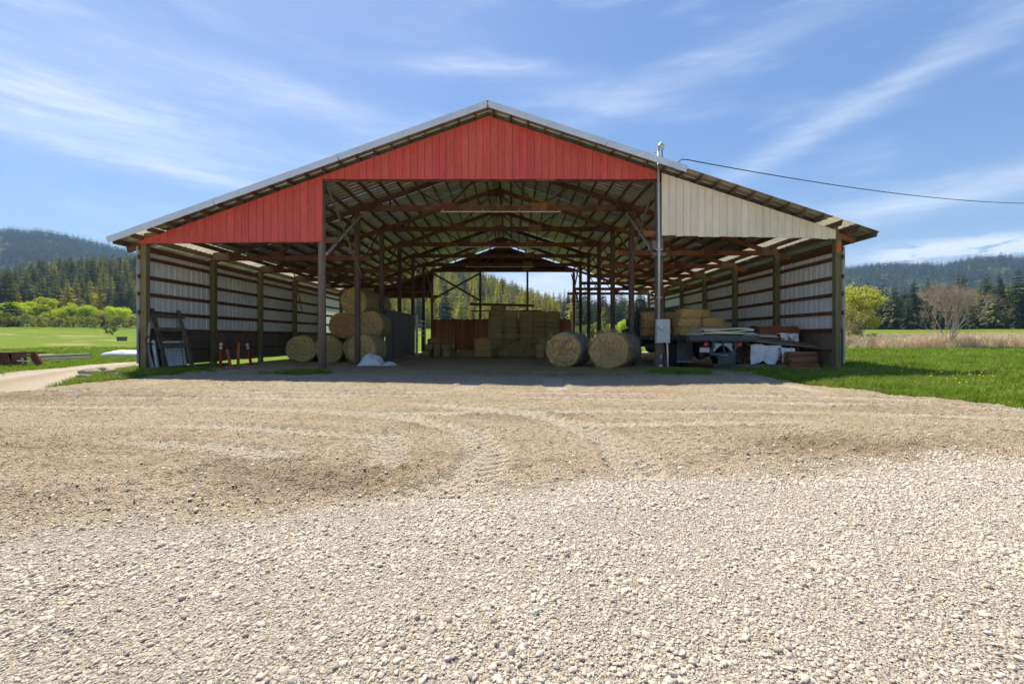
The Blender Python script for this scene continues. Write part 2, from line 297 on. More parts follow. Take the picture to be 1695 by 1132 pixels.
def thing(name, label, cat, loc=(0, 0, 0), rz=0, group=None): return tag(empty(name, loc, rz), label, cat, group)
def dup(o, parent=None):
    c = o.copy(); COL.objects.link(c)
    if parent: c.parent = parent
    for ch in list(o.children): dup(ch, c)
    return c
def at(o, loc, rz=0): o.location = loc; o.rotation_euler = (0, 0, rz); return o

# value noise
_T = np.random.default_rng(3).random((256, 256))
def vn(x, y, s=0):
    x = np.asarray(x, float)+s*17.3; y = np.asarray(y, float)+s*9.7
    xi = np.floor(x).astype(int); yi = np.floor(y).astype(int); fx = x-xi; fy = y-yi
    fx = fx*fx*(3-2*fx); fy = fy*fy*(3-2*fy); a = _T[xi & 255, yi & 255]; b = _T[(xi+1) & 255, yi & 255]; c = _T[xi & 255, (yi+1) & 255]; d = _T[(xi+1) & 255, (yi+1) & 255]
    return (a*(1-fx)+b*fx)*(1-fy)+(c*(1-fx)+d*fx)*fy
def fbm(x, y, o=4, s=0):
    t = 0; a = .5; x = np.asarray(x, float); y = np.asarray(y, float)
    for i in range(o): t = t+a*(vn(x, y, s+i)-.5)*2; x = x*2.03; y = y*2.03; a *= .5
    return t
def ss(a, b, x): t = np.clip((np.asarray(x, float)-a)/(b-a), 0, 1); return t*t*(3-2*t)
def np_mesh(name, V, Fq, mats, smooth=True):
    me = bpy.data.meshes.new(name); me.vertices.add(len(V)); me.vertices.foreach_set('co', np.asarray(V, np.float32).ravel())
    Fq = np.asarray(Fq, np.int32); k = Fq.shape[1]; me.loops.add(Fq.size); me.loops.foreach_set('vertex_index', Fq.ravel()); me.polygons.add(len(Fq))
    me.polygons.foreach_set('loop_start', np.arange(0, Fq.size, k, dtype=np.int32))
    for m in ([mats] if isinstance(mats, str) else mats): me.materials.append(MATS[m] if isinstance(m, str) else m)
    if smooth: me.polygons.foreach_set('use_smooth', np.ones(len(Fq), bool))
    me.update(); me.validate(); return me
def grid_faces(nr, nc):
    i = np.arange((nr-1)*(nc-1)); r = i//(nc-1); c = i % (nc-1); a = r*nc+c
    return np.stack([a, a+1, a+nc+1, a+nc], 1)
def attr(me, name, vals):
    a = me.attributes.new(name, 'FLOAT', 'POINT'); a.data.foreach_set('value', np.asarray(vals, np.float32).ravel())

# scatter: geometry-node instances for uncountable stuff only
def protos(name, meshes):
    c = bpy.data.collections.new(name)
    for i, me in enumerate(meshes):
        o = bpy.data.objects.new('%s_%02d' % (name, i), me); c.objects.link(o)
    return c
def scatter(name, pts, rot, scl, idx, coll, label=None, cat=None):
    n_ = len(pts); me = bpy.data.meshes.new(name); me.vertices.add(n_); me.vertices.foreach_set('co', np.asarray(pts, np.float32).ravel())
    a = me.attributes.new('rot', 'FLOAT_VECTOR', 'POINT'); a.data.foreach_set('vector', np.asarray(rot, np.float32).ravel())
    scl = np.asarray(scl, np.float32); scl = np.repeat(scl[:, None], 3, 1) if scl.ndim == 1 else scl
    a = me.attributes.new('scl', 'FLOAT_VECTOR', 'POINT'); a.data.foreach_set('vector', scl.ravel())
    a = me.attributes.new('idx', 'INT', 'POINT'); a.data.foreach_set('value', np.asarray(idx, np.int32))
    o = link(name, me); tag(o, label, cat, kind='stuff')
    g = bpy.data.node_groups.new(name, 'GeometryNodeTree'); g.interface.new_socket('Geometry', in_out='INPUT', socket_type='NodeSocketGeometry'); g.interface.new_socket('Geometry', in_out='OUTPUT', socket_type='NodeSocketGeometry')
    n = g.nodes.new; L = g.links.new; gi = n('NodeGroupInput'); go = n('NodeGroupOutput')
    ci = n('GeometryNodeCollectionInfo'); ci.inputs['Collection'].default_value = coll; ci.inputs['Separate Children'].default_value = True; ci.inputs['Reset Children'].default_value = True
    ip = n('GeometryNodeInstanceOnPoints'); ip.inputs['Pick Instance'].default_value = True
    def na(nm, t):
        k = n('GeometryNodeInputNamedAttribute'); k.data_type = t; k.inputs[0].default_value = nm; return k.outputs['Attribute']
    er = n('FunctionNodeEulerToRotation'); L(na('rot', 'FLOAT_VECTOR'), er.inputs[0])
    L(gi.outputs[0], ip.inputs['Points']); L(ci.outputs[0], ip.inputs['Instance']); L(na('idx', 'INT'), ip.inputs['Instance Index']); L(er.outputs[0], ip.inputs['Rotation']); L(na('scl', 'FLOAT_VECTOR'), ip.inputs['Scale']); L(ip.outputs[0], go.inputs[0])
    md = o.modifiers.new('scatter', 'NODES'); md.node_group = g
    return o
ORD = ['first', 'second', 'third', 'fourth', 'fifth', 'sixth', 'seventh', 'eighth', 'ninth', 'tenth', 'eleventh', 'twelfth']
# ------------------------------------------------------------------ terrain
NEAR_PX = [-1500, -400, -60, 0, 110, 230, 640, 720, 800, 850, 900, 950, 1010, 1100, 1400, 2600]
NEAR_Y = [450, 430, 452, 452, 428, 425, 432, 436, 452, 474, 492, 510, 530, 538, 538, 530]
FAR_PX = [-1500, -400, 0, 60, 110, 180, 230, 420, 650, 760, 900, 1100, 1290, 1395, 1470, 1560, 1620, 1660, 1695, 1900, 2600]
FAR_Y = [400, 388, 386, 388, 396, 411, 422, 440, 480, 512, 520, 508, 452, 447, 439, 441, 430, 428, 432, 420, 430]
def terrain(x, y):
    x = np.asarray(x, float); y = np.asarray(y, float); r = np.hypot(x, y)
    px = CX+F*np.clip(x/np.maximum(y, r*.22+1e-6), -4, 4)
    field = np.interp(r, [0, 60, 130, 260, 400, 6000], [0, 0, .9, 6.2, 9, 12])
    cs = np.clip(y/np.maximum(r, 1e-6), .25, 1)
    hn = np.maximum(0, (HY-np.interp(px, NEAR_PX, NEAR_Y))/F*500*cs+1.2-9-17)
    near = hn*ss(225, 520, r)*(1-.55*ss(560, 1000, r))
    hf = np.maximum(0, (HY-np.interp(px, FAR_PX, FAR_Y))/F*2100*cs-30)
    far = hf*ss(800, 2100, r)*(1-.5*ss(2200, 4200, r))
    z = field+np.maximum(near, 0)*(1-ss(900, 1500, r))+far
    z = z+ss(40, 160, r)*fbm(x/60, y/60, 3, 5)*.5+ss(300, 700, r)*fbm(x/90, y/90, 4, 8)*6*np.clip(near/30+far/100, 0, 1.4)+ss(900, 1800, r)*fbm(x/260, y/260, 4, 11)*22*np.clip(far/100, 0, 1)
    back = ss(0, -30, y)*ss(.6, 1.2, np.abs(np.arctan2(x, np.maximum(y, -1e9)))/1.57)
    return z*(1-back)
def yard_in(x, y):
    xr = np.interp(y, [-30, 6, 8, 9.2, 10.3, 11.2, 13.1, 15.2, 16.2, 16.8, 60], [11.5, 9.8, 9.0, 8.7, 8.24, 7.95, 7.9, 8.4, 9.3, 11.35, 11.35])
    xl = np.interp(y, [-30, 10, 15.4, 16.4, 60], [-11.4, -11.2, -11.5, -12.4, -12.85])
    a = np.minimum(x-xl, xr-x); b = np.minimum(np.minimum(10.2-y, x+26), xr-x)
    return np.minimum(np.maximum(a, b), 38.6-y)
def ground_z(x, y): return float(terrain(x, y))-.05
m = bpy.data.materials.new('ground'); m.use_nodes = True; MATS['ground'] = m
def build_ground_mat():
    nt = m.node_tree; n = nt.nodes.new; L = nt.links.new; b = nt.nodes['Principled BSDF']; b.inputs['Roughness'].default_value = .95; b.inputs['Specular IOR Level'].default_value = .1
    ge = n('ShaderNodeNewGeometry')
    def noise(s, d=5, st=(1, 1, 1)):
        mp = n('ShaderNodeMapping'); L(ge.outputs['Position'], mp.inputs[0]); mp.inputs['Scale'].default_value = st
        k = n('ShaderNodeTexNoise'); L(mp.outputs[0], k.inputs[0]); k.inputs['Scale'].default_value = s; k.inputs['Detail'].default_value = d; return k.outputs[0]
    def mr(v, a, b_, c=0, d=1):
        k = n('ShaderNodeMapRange'); L(v, k.inputs[0]); k.inputs[1].default_value = a; k.inputs[2].default_value = b_; k.inputs[3].default_value = c; k.inputs[4].default_value = d; return k.outputs[0]
    def mix(f, a, c):
        k = n('ShaderNodeMix'); k.data_type = 'RGBA'; L(f, k.inputs['Factor'])
        for nm, v in (('A', a), ('B', c)):
            if isinstance(v, tuple): k.inputs[nm].default_value = (*v, 1)
            else: L(v, k.inputs[nm])
        return k.outputs['Result']
    def at_(nm): k = n('ShaderNodeAttribute'); k.attribute_name = nm; return k.outputs['Fac']
    g = mix(mr(noise(.035, 5, (1, 2, 1)), .38, .62), (.125, .20, .014), (.20, .245, .018))
    g = mix(mr(noise(.16, 5, (1, 3, 1)), .58, .8), g, (.20, .23, .025))
    g = mix(mr(noise(1.3, 6), .35, .7), g, (.08, .14, .011))
    d = mix(mr(noise(.5, 6), .3, .7), (.42, .34, .17), (.28, .22, .10))
    g = mix(at_('dry'), g, d)
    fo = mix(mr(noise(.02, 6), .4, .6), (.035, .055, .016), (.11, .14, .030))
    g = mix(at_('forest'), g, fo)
    bare = mix(mr(noise(2, 7), .3, .7), (.70, .62, .52), (.56, .49, .40))
    g = mix(at_('bare'), g, bare)
    L(g, b.inputs['Base Color'])
    bp = n('ShaderNodeBump'); bp.inputs['Distance'].default_value = .15; L(noise(3, 6), bp.inputs['Height']); L(bp.outputs[0], b.inputs['Normal'])
build_ground_mat()
def build_ground():
    th = np.concatenate([np.radians(np.arange(-66, 66.01, .3)), np.radians(np.arange(69, 293, 3.))])
    th = np.append(th, th[0]+2*np.pi)
    r = np.concatenate([[.2, 1.5], np.geomspace(3, 120, 34), np.geomspace(126, 1100, 84), np.geomspace(1130, 5200, 44)])
    Rr, T = np.meshgrid(r, th, indexing='ij'); X = Rr*np.sin(T); Y = Rr*np.cos(T); Z = terrain(X, Y)-.05-.25*ss(.9, 2.2, yard_in(X, Y))
    V = np.stack([X, Y, Z], -1).reshape(-1, 3)
    me = np_mesh('ground', V, grid_faces(len(r), len(th))[:, ::-1], 'ground')
    rr = np.hypot(X, Y); px = CX+F*X/np.maximum(Y, 1)
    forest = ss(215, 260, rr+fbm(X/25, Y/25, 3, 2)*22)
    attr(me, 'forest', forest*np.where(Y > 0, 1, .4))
    dry = np.clip(ss(.05, .35, fbm(X/14, Y/5, 3, 21)-.12)*ss(70, 95, rr)*(1-ss(150, 175, rr))*ss(-20, -40, X), 0, 1)
    dry = np.maximum(dry, ss(41, 47, Y+fbm(X/5, Y/5, 3, 4)*4)*(1-ss(74, 86, Y+fbm(X/6, Y/6, 2, 6)*6))*ss(20, 26, X))
    attr(me, 'dry', dry); attr(me, 'bare', ss(1, -2, Y)*(1-ss(45, 60, rr)))
    tag(link('ground', me), 'green meadow ground rising to wooded hills', kind='structure')
build_ground()

# ------------------------------------------------------------------ dirt yard with gravel and the barn's earth floor
def gravel_edge(x): return np.interp(x, [-12, -6, -3.07, -1.87, 0, .78, 2.4, 5, 9, 14], [2.0, 2.25, 2.73, 3.12, 3.62, 3.86, 4.1, 4.5, 5.0, 5.4])
TRACKS = [([(-9, 7.9), (-6, 7.9), (-3.46, 7.53), (-1.54, 6.8), (-.62, 5.9), (-.23, 4.9), (-.34, 3.96), (-.8, 3.2)], .26),
          ([(-9, 9.0), (-5, 9.05), (-2.6, 8.6), (-.6, 7.8), (.75, 6.6), (1.2, 5.2), (1.15, 4.1)], .26),
          ([(-10, 10.4), (-4, 10.1), (2, 9.9), (6, 9.4), (8, 8.8)], .24), ([(-10, 9.7), (-3, 9.5), (2, 9.0), (7, 8.2), (8.5, 7.6)], .24),
          ([(-2, 7.2), (2, 7.5), (5, 7.4), (8.2, 6.6)], .24), ([(1, 6.3), (4, 6.5), (8.6, 5.7)], .24), ([(-8, 6.4), (-4, 6.2), (-1.5, 5.5), (-1.2, 4.4)], .22), ([(-8, 5.4), (-4, 5.2), (-2.4, 4.7)], .22),
          ([(-1.2, 10.5), (-.8, 14), (-.4, 18), (0, 24)], .3), ([(1.0, 10.5), (1.2, 14), (1.3, 18), (1.4, 23)], .3), ([(6.7, 9), (6.9, 12), (7.1, 15), (7.3, 17)], .26), ([(8.0, 11.3), (8.2, 14), (8.5, 17)], .2)]
def track_field(x, y):
    w = np.zeros_like(x); tread = np.zeros_like(x); rim = np.zeros_like(x)
    for pts, hw in TRACKS:
        best = np.full(x.shape, 9.); bs = np.zeros_like(x); bd = np.zeros_like(x); s0 = 0
        for (x0, y0), (x1, y1) in zip(pts[:-1], pts[1:]):
            dx, dy = x1-x0, y1-y0; ln = math.hypot(dx, dy); t = np.clip(((x-x0)*dx+(y-y0)*dy)/ln**2, 0, 1)
            qx, qy = x-x0-t*dx, y-y0-t*dy; dd = np.hypot(qx, qy); sd = (qx*dy-qy*dx)/ln; k = dd < best
            best = np.where(k, dd, best); bs = np.where(k, s0+t*ln, bs); bd = np.where(k, sd, bd); s0 += ln
        m_ = 1-ss(hw*.75, hw*1.05, best); fade = ss(-.35, .25, fbm(x*.45+pts[0][0], y*.45, 2, 31)+.12)
        w = np.maximum(w, m_*fade); tread = tread+m_*fade*np.sign(np.sin((bs+np.abs(bd)*.8)*2*np.pi/.17))
        rim = np.maximum(rim, fade*np.exp(-((best-hw*1.2)/(hw*.28))**2))
    return w, tread, rim
def dark_patch(x, y):
    k = np.zeros_like(x)
    for cx, cy, sx, sy, a in ((-1.7, 4.0, 1.3, .6, 1), (3.6, 5.1, 1.5, .6, 1), (-9.5, 9.3, 4, .9, 1), (.0, 7.0, 1.4, .5, .8), (-1.1, 6.2, .8, .5, .9), (6.5, 7.9, 2.5, .5, .7), (-4.2, 3.4, 2, .5, .6), (7.2, 5.6, 1.6, .5, .7), (-5.5, 5, 2.2, .6, .5), (1.2, 4.6, 1.2, .25, .4)):
        k = np.maximum(k, a*np.exp(-((x-cx)/sx)**2-((y-cy)/sy)**2))
    return np.clip(k*1.25+fbm(x*1.1, y*1.6, 4, 40)*.65-.12, 0, 1)
m = bpy.data.materials.new('yard'); m.use_nodes = True; MATS['yard'] = m
def build_yard_mat():
    nt = m.node_tree; n = nt.nodes.new; L = nt.links.new; b = nt.nodes['Principled BSDF']; b.inputs['Roughness'].default_value = .95; b.inputs['Specular IOR Level'].default_value = .12
    ge = n('ShaderNodeNewGeometry')
    def noise(s, d=5, st=(1, 1, 1), kind='n'):
        mp = n('ShaderNodeMapping'); L(ge.outputs['Position'], mp.inputs[0]); mp.inputs['Scale'].default_value = st
        if kind == 'v':
            k = n('ShaderNodeTexVoronoi'); L(mp.outputs[0], k.inputs['Vector']); k.inputs['Scale'].default_value = s; return k
        k = n('ShaderNodeTexNoise'); L(mp.outputs[0], k.inputs[0]); k.inputs['Scale'].default_value = s; k.inputs['Detail'].default_value = d; k.inputs['Roughness'].default_value = .6; return k.outputs[0]
    def mr(v, a, b_, c=0, d=1):
        k = n('ShaderNodeMapRange'); L(v, k.inputs[0]); k.inputs[1].default_value = a; k.inputs[2].default_value = b_; k.inputs[3].default_value = c; k.inputs[4].default_value = d; return k.outputs[0]
    def mix(f, a, c):
        k = n('ShaderNodeMix'); k.data_type = 'RGBA'
        if isinstance(f, float): k.inputs['Factor'].default_value = f
        else: L(f, k.inputs['Factor'])
        for nm, v in (('A', a), ('B', c)):
            if isinstance(v, tuple): k.inputs[nm].default_value = (*v, 1)
            else: L(v, k.inputs[nm])
        return k.outputs['Result']
    def mul(a, c): k = n('ShaderNodeMath'); k.operation = 'MULTIPLY'; L(a, k.inputs[0]); (L(c, k.inputs[1]) if not isinstance(c, float) else setattr(k.inputs[1], 'default_value', c)); return k.outputs[0]
    def at_(nm): k = n('ShaderNodeAttribute'); k.attribute_name = nm; return k.outputs['Fac']
    dirt = mix(mr(noise(.8, 6, (1, 1.8, 1)), .32, .68), (.57, .475, .335), (.45, .365, .24))
    dirt = mix(mr(noise(.9, 7, (.7, 1.6, 1)), .52, .70, 0, .75), dirt, (.38, .305, .21))
    dirt = mix(mr(noise(.25, 4), .42, .66), dirt, (.53, .455, .335))
    vo = noise(70, 3, (1, 1, 1), 'v')
    dirt = mix(mul(mr(noise(22, 6, (.8, 2.0, 1)), .46, .62), .85), dirt, (.29, .225, .15))  # dark streaky flecks painted in for the shaded sides of small clods
    dirt = mix(mul(mr(vo.outputs['Distance'], .15, .05), mr(noise(2.2, 4), .45, .62)), dirt, (.52, .47, .40))
    dirt = mix(mr(at_('dark'), .2, .9, 0, .48), dirt, (.29, .22, .145))
    dirt = mix(mul(at_('track'), .75), dirt, (.64, .56, .435))
    vb = noise(38, 3, (1, 1, 1), 'v')
    grav = mix(mr(noise(20, 6), .3, .7), (.66, .595, .50), (.53, .475, .395))
    grav = mix(mr(vb.outputs['Distance'], .32, .62), grav, (.44, .385, .31))
    c = mix(at_('gravel'), dirt, grav)
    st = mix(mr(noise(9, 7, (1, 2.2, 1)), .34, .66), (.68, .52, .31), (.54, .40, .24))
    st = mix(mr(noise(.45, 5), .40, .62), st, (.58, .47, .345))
    c = mix(at_('floor'), c, st)  # straw and dust floor tone, lightened in colour to offset the barn's shade
    L(c, b.inputs['Base Color'])
    bp = n('ShaderNodeBump'); bp.inputs['Distance'].default_value = .025; L(noise(42, 6), bp.inputs['Height'])
    bp2 = n('ShaderNodeBump'); bp2.inputs['Distance'].default_value = .02; L(vo.outputs['Distance'], bp2.inputs['Height']); bp2.invert = True; L(bp.outputs[0], bp2.inputs['Normal']); L(bp2.outputs[0], b.inputs['Normal'])
build_yard_mat()
def yard_height(X, Y):
    d = yard_in(X, Y)+fbm(X*.9, Y*.9, 4, 12)*.55
    gm = ss(.25, -.25, Y-gravel_edge(X)+fbm(X*1.3, Y*1.3, 4, 14)*.45)
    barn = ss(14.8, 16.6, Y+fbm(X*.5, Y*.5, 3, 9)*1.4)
    w, tr, rim = track_field(X, Y); dk = dark_patch(X, Y)*(1-gm)
    rough = np.clip(.68+dk*.5-w*.6, .1, 1.3)*(1-gm)*(1-.6*barn)
    n8 = fbm(X*8, Y*14, 4, 50); n3 = fbm(X*2.2, Y*3.2, 3, 60)
    z = .028*fbm(X*.35, Y*.35, 3, 70)+rough*(.085*np.abs(n8)+.035*n3)+(.017*tr-.026*w+.018*rim)*(1-.5*barn)*(1-gm)+gm*(.035*fbm(X*1.1, Y*1.1, 3, 80)+.02)
    z = z-.22*(1-ss(-.35, .35, d))
    return z, gm, barn, w, dk
def build_yard():
    xs = np.arange(-26, 12.6, .05); ys = np.concatenate([np.arange(-4, 1, .25), np.arange(1, 6.2, .022), np.arange(6.2, 12, .04), np.arange(12, 17, .07), np.arange(17, 39.2, .25)])
    xs = np.concatenate([np.arange(-26, -12.5, .12), np.arange(-12.5, 9.6, .045), np.arange(9.6, 12.6, .1)])
    X, Y = np.meshgrid(xs, ys); Z, gm, barn, w, dk = yard_height(X, Y)
    me = np_mesh('yard', np.stack([X, Y, Z], -1).reshape(-1, 3), grid_faces(len(ys), len(xs)), 'yard')
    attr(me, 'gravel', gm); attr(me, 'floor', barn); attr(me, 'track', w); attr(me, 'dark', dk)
    tag(link('dirt_yard', me), 'rutted tan dirt yard running into the barn floor', kind='structure')
build_yard()

# farm track past the barn's left side
def build_road():
    c = [(-8.5, 5), (-11.3, 9.2), (-13.4, 11.8), (-15.6, 15.6), (-17.0, 20), (-17.4, 25), (-17.3, 32), (-17.5, 46), (-20, 62)]
    t = np.linspace(0, len(c)-1, 260); cx = np.interp(t, range(len(c)), [p[0] for p in c]); cy = np.interp(t, range(len(c)), [p[1] for p in c])
    k = np.ones(21)/21; pad = lambda a: np.convolve(np.pad(a, 10, 'edge'), k, 'valid'); cx = pad(cx); cy = pad(cy)
    dx = np.gradient(cx); dy = np.gradient(cy); ln = np.hypot(dx, dy); nx, ny = dy/ln, -dx/ln
    s = np.linspace(-2.2, 2.2, 60); X = cx[:, None]+nx[:, None]*s; Y = cy[:, None]+ny[:, None]*s; S = np.broadcast_to(s, X.shape)
    e = np.abs(S)+fbm(X*.8, Y*.8, 4, 90)*.5
    Z = terrain(X, Y)+.012+.03*fbm(X*1.5, Y*1.5, 3, 91)-.03*np.exp(-((np.abs(S)-.8)/.3)**2)-.2*ss(1.45, 2.0, e)-.12*ss(-.3, .6, yard_in(X, Y))
    me = np_mesh('road', np.stack([X, Y, Z], -1).reshape(-1, 3), grid_faces(*X.shape), 'yard')
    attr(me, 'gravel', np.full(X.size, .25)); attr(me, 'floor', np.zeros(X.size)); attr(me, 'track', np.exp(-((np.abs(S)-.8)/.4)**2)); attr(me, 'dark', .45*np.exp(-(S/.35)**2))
    tag(link('farm_track', fixn(me)), 'pale gravel farm track curving past the barn', kind='structure')
build_road()

# stones and clods
def stone_mesh(seed, material, flat=.5, cuts=16):
    bm = bmesh.new(); bmesh.ops.create_icosphere(bm, subdivisions=2, radius=.5); rd = random.Random(seed)
    sc = Vector((1, rd.uniform(.65, .95), flat*rd.uniform(.75, 1.1)))
    pl = [(Vector((rd.gauss(0, 1), rd.gauss(0, 1), rd.gauss(0, 1))).normalized(), rd.uniform(.26, .42)) for _ in range(cuts)]
    for v in bm.verts:
        p = v.co.copy()
        for nn, dd in pl:
            q = p.dot(nn)
            if q > dd: p -= nn*(q-dd)*.9
        v.co = Vector((p.x*sc.x, p.y*sc.y, p.z*sc.z))
    me = bpy.data.meshes.new('pebble'); bm.to_mesh(me); bm.free(); me.materials.append(MATS[material]); me.polygons.foreach_set('use_smooth', [True]*len(me.polygons)); return me
PEB = protos('pebble_shape', [stone_mesh(i, 'stone') for i in range(7)]+[stone_mesh(20+i, 'stone_grey') for i in range(2)])
CLOD = protos('clod_shape', [stone_mesh(40+i, 'clod', .75, 5) for i in range(4)])
def rand_rot(n, tilt=.35): return np.stack([rng.normal(0, tilt, n), rng.normal(0, tilt, n), rng.uniform(0, 6.28, n)], 1)
def build_gravel():
    P_ = []; S_ = []
    def lay(dens, smin, smax, ymax=6, ymin=.9, pw=1.6):
        n = int(dens*17*(ymax-ymin)); x = rng.uniform(-8, 9, n); y = rng.uniform(ymin, ymax, n)
        k = (np.abs(x) < 1.25*y+1.6) & (y < gravel_edge(x)+rng.normal(0, .16, n)+fbm(x*1.3, y*1.3, 4, 14)*-.45)
        if smax > .02: k &= rng.random(n) < .35+.65*ss(-.25, .2, fbm(x*1.6, y*2.2, 3, 15))
        x, y = x[k], y[k]; s = smin+(smax-smin)*rng.random(len(x))**pw; z = yard_height(x, y)[0]+s*rng.uniform(-.08, .20, len(x))
        P_.append(np.stack([x, y, z], 1)); S_.append(s)
    lay(80, .032, .052); lay(1100, .020, .037); lay(3600, .009, .019, 4.2); lay(3000, .011, .021, 6, 4.2); lay(6000, .004, .010, 3.2)
    # thin spill over the dirt
    n = 60000; x = rng.uniform(-11, 9, n); y = 2.2+rng.random(n)**1.5*12; e = y-gravel_edge(x); k = (e > -.1) & (rng.random(n) < np.exp(-e/1.1)*.9+.13) & (np.abs(x) < 1.25*y+1)
    x, y = x[k], y[k]; s = .007+.035*rng.random(len(x))**4; P_.append(np.stack([x, y, yard_height(x, y)[0]+s*.12], 1)); S_.append(s)
    p = np.concatenate(P_); s = np.concatenate(S_); n = len(p); idx = np.where(rng.random(n) < .72, rng.integers(0, 7, n), rng.integers(7, 9, n))
    scatter('gravel', p, rand_rot(n), s, idx, PEB, 'pale cream crushed gravel spread across the foreground', 'gravel')
    # soil clods
    n = 150000; x = rng.uniform(-12, 9, n); y = 2.4+rng.random(n)**1.3*11; dk = dark_patch(x, y); w = track_field(x, y)[0]
    k = (y > gravel_edge(x)+.05) & (rng.random(n) < dk**1.3*.5*(1-w)+.10) & (yard_in(x, y) > 0) & (np.abs(x) < 1.25*y+1)
    x, y = x[k], y[k]; s = .005+.015*rng.random(len(x))**3; z = yard_height(x, y)[0]+s*.15
    scatter('soil_clods', np.stack([x, y, z], 1), rand_rot(len(x)), s, rng.integers(0, 4, len(x)), CLOD, 'brown crumbled soil clods scattered over the yard', 'soil')
build_gravel()
# ------------------------------------------------------------------ the hay barn
Y0, BS = 16.06, 3.68
YI = [Y0+BS*i for i in range(7)]; YB = YI[6]
XL, XML, XMR, XR = -12.94, -6.70, 5.18, 11.46
RX, RZ, SL, SR = -.82, 9.16, .358, .328
EL, ER = -13.66, 12.47; RY0, RY1 = 15.41, 38.85
def rtop(x): return RZ-(RX-x)*SL if x < RX else RZ-(x-RX)*SR
barn = thing('hay_barn', 'long open-fronted hay barn with red gable, cream side gable and metal roof', 'barn', (-.76, Y0, 0))
def build_roof():
    cap = MB()
    for s, k in ((-1, SL), (1, SR)):
        cap.add([(RX, RY0-.01, RZ+.055), (RX, RY1, RZ+.055), (RX+s*.28, RY1, RZ+.055-.28*k), (RX+s*.28, RY0-.01, RZ+.055-.28*k)], [(0, 1, 2, 3)])
    roof = part('roof', cap, 'galvanised', barn)
    prof = [(0, 0), (.205, 0), (.23, .032), (.28, .032), (.305, 0)]
    y = RY0; k = 0
    while y < RY1-.1:
        w = min(.915, RY1-y)
        for xe in (EL, ER):
            mb = MB(); ys = []
            for r in range(3): ys += [(r*.305+a, b) for a, b in (prof if r == 2 else prof[:-1])]
            ys = [q for q in ys if q[0] <= w+1e-6]; lift = .004*(k % 2)
            xs_ = XL+.55 if xe < RX else XR-.55; tb = (xs_-RX)/(xe-RX)
            for nm, ts, mt_, dz in (('roof_sheet', (0, .3*tb, .67*tb, tb), 'roof_galvanised', 0), ('light_sheet', (tb-.006, tb+.15*(1-tb), tb+.3*(1-tb), tb+.48*(1-tb)), 'fibreglass', -.006), ('roof_sheet', (tb+.475*(1-tb), tb+.6*(1-tb), tb+.8*(1-tb), 1), 'roof_galvanised', -.012)):
                vs = []
                for a, b in ys:
                    for t in ts:
                        x = RX+(xe-RX)*t; sag = random.uniform(-.004, .004) if 0 < t < 1 else 0
                        vs.append((x, y+a, rtop(x)+b+lift+sag+dz))
                fs = [(i*4+j, i*4+j+1, i*4+j+5, i*4+j+4) for i in range(len(ys)-1) for j in range(3)]
                part(nm, MB().add(vs, fs), mt_, roof)
        y += .915; k += 1
    for xe, sl in ((EL, SL), (ER, SR)):
        run = abs(xe-RX); nrm = Vector((-sl if xe < RX else sl, 0, 1)).normalized(); d = math.sqrt(1+sl*sl)
        t = .06
        while t < run-.05:
            x = xe+t if xe < RX else xe-t; ctr = Vector((x, 0, rtop(x)))-nrm*.108
            j0 = random.uniform(-.02, .05)
            part('purlin', MB().beam((ctr.x, RY0+.03+j0, ctr.z), (ctr.x, RY1-.05, ctr.z), .045, .19, nrm), 'purlin_wood', roof)
            t += .605/d*1.03
    # metal trim along the front edge; the lower right end has lost its trim
    for x0, x1 in ((EL-.03, -10.1), (-10.08, -5.9), (-5.88, RX), (RX, 3.2), (3.22, 5.92)):
        a = Vector((x0, RY0-.03, rtop(x0)-.055)); b = Vector((x1, RY0-.03, rtop(x1)-.055))
        mb = MB().beam(a, b, .012, .215); mb.beam(a+Vector((0, .07, .112)), b+Vector((0, .07, .112)), .16, .008)
        part('edge_trim', mb, 'fascia_metal', roof)
build_roof()
def clip_board(x0, x1, zb0, zb1, y0, y1, drop=.215):
    pts = [(x0, zb0), (x1, zb1), (x1, rtop(x1)-drop)]
    if x0 < RX < x1: pts.append((RX, RZ-drop))
    pts.append((x0, rtop(x0)-drop)); return MB().prism(pts, y0, y1)
def siding(name, x0, x1, zb, w, yf, mats, label=None, backing=True, drop=.215, jit=.008):
    bx = [x0]+([RX] if x0 < RX < x1 else [])+[x1]
    bk = MB().prism([(x0, zb(x0)+.02), (x1, zb(x1)+.02)]+[(x, rtop(x)-drop-.02) for x in bx[::-1]], yf+.022, yf+.034)
    g = part(name, bk, 'dark_backing', barn)
    if label: g['label'] = label
    n = round((x1-x0)/w); w = (x1-x0)/n
    for i in range(n):
        a, b = x0+i*w+.005, x0+(i+1)*w-.005
        if rtop(a)-drop-zb(a) < .03 and rtop(b)-drop-zb(b) < .03: continue
        j = random.uniform(-jit, jit); k = random.uniform(0, .003)
        part('board', clip_board(a, b, zb(a)+j, zb(b)+j, yf-k, yf+.018, drop), mats, g)
    return g
YF = Y0-.15
siding('gable_siding', XML-.02+.1, XMR-.06, lambda x: 6.74, .256, YF, 'red_paint', 'red painted board gable above the tall middle opening')
siding('side_gable_siding', XL-.13, XML+.08, lambda x: 4.49+(x-XL)*.010, .256, YF, 'red_paint', 'red painted boards above the left bay')
siding('side_gable_siding', XMR+.05, XR-.14, lambda x: 4.77-(x-XMR)*.020, .25, YF, 'cream_paint', 'cream painted boards above the right bay', jit=.02)
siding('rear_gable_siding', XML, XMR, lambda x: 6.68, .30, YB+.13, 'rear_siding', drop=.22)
siding('rear_side_siding', XL, XML-.01, lambda x: 4.5, .30, YB+.13, 'rear_siding', drop=.22)

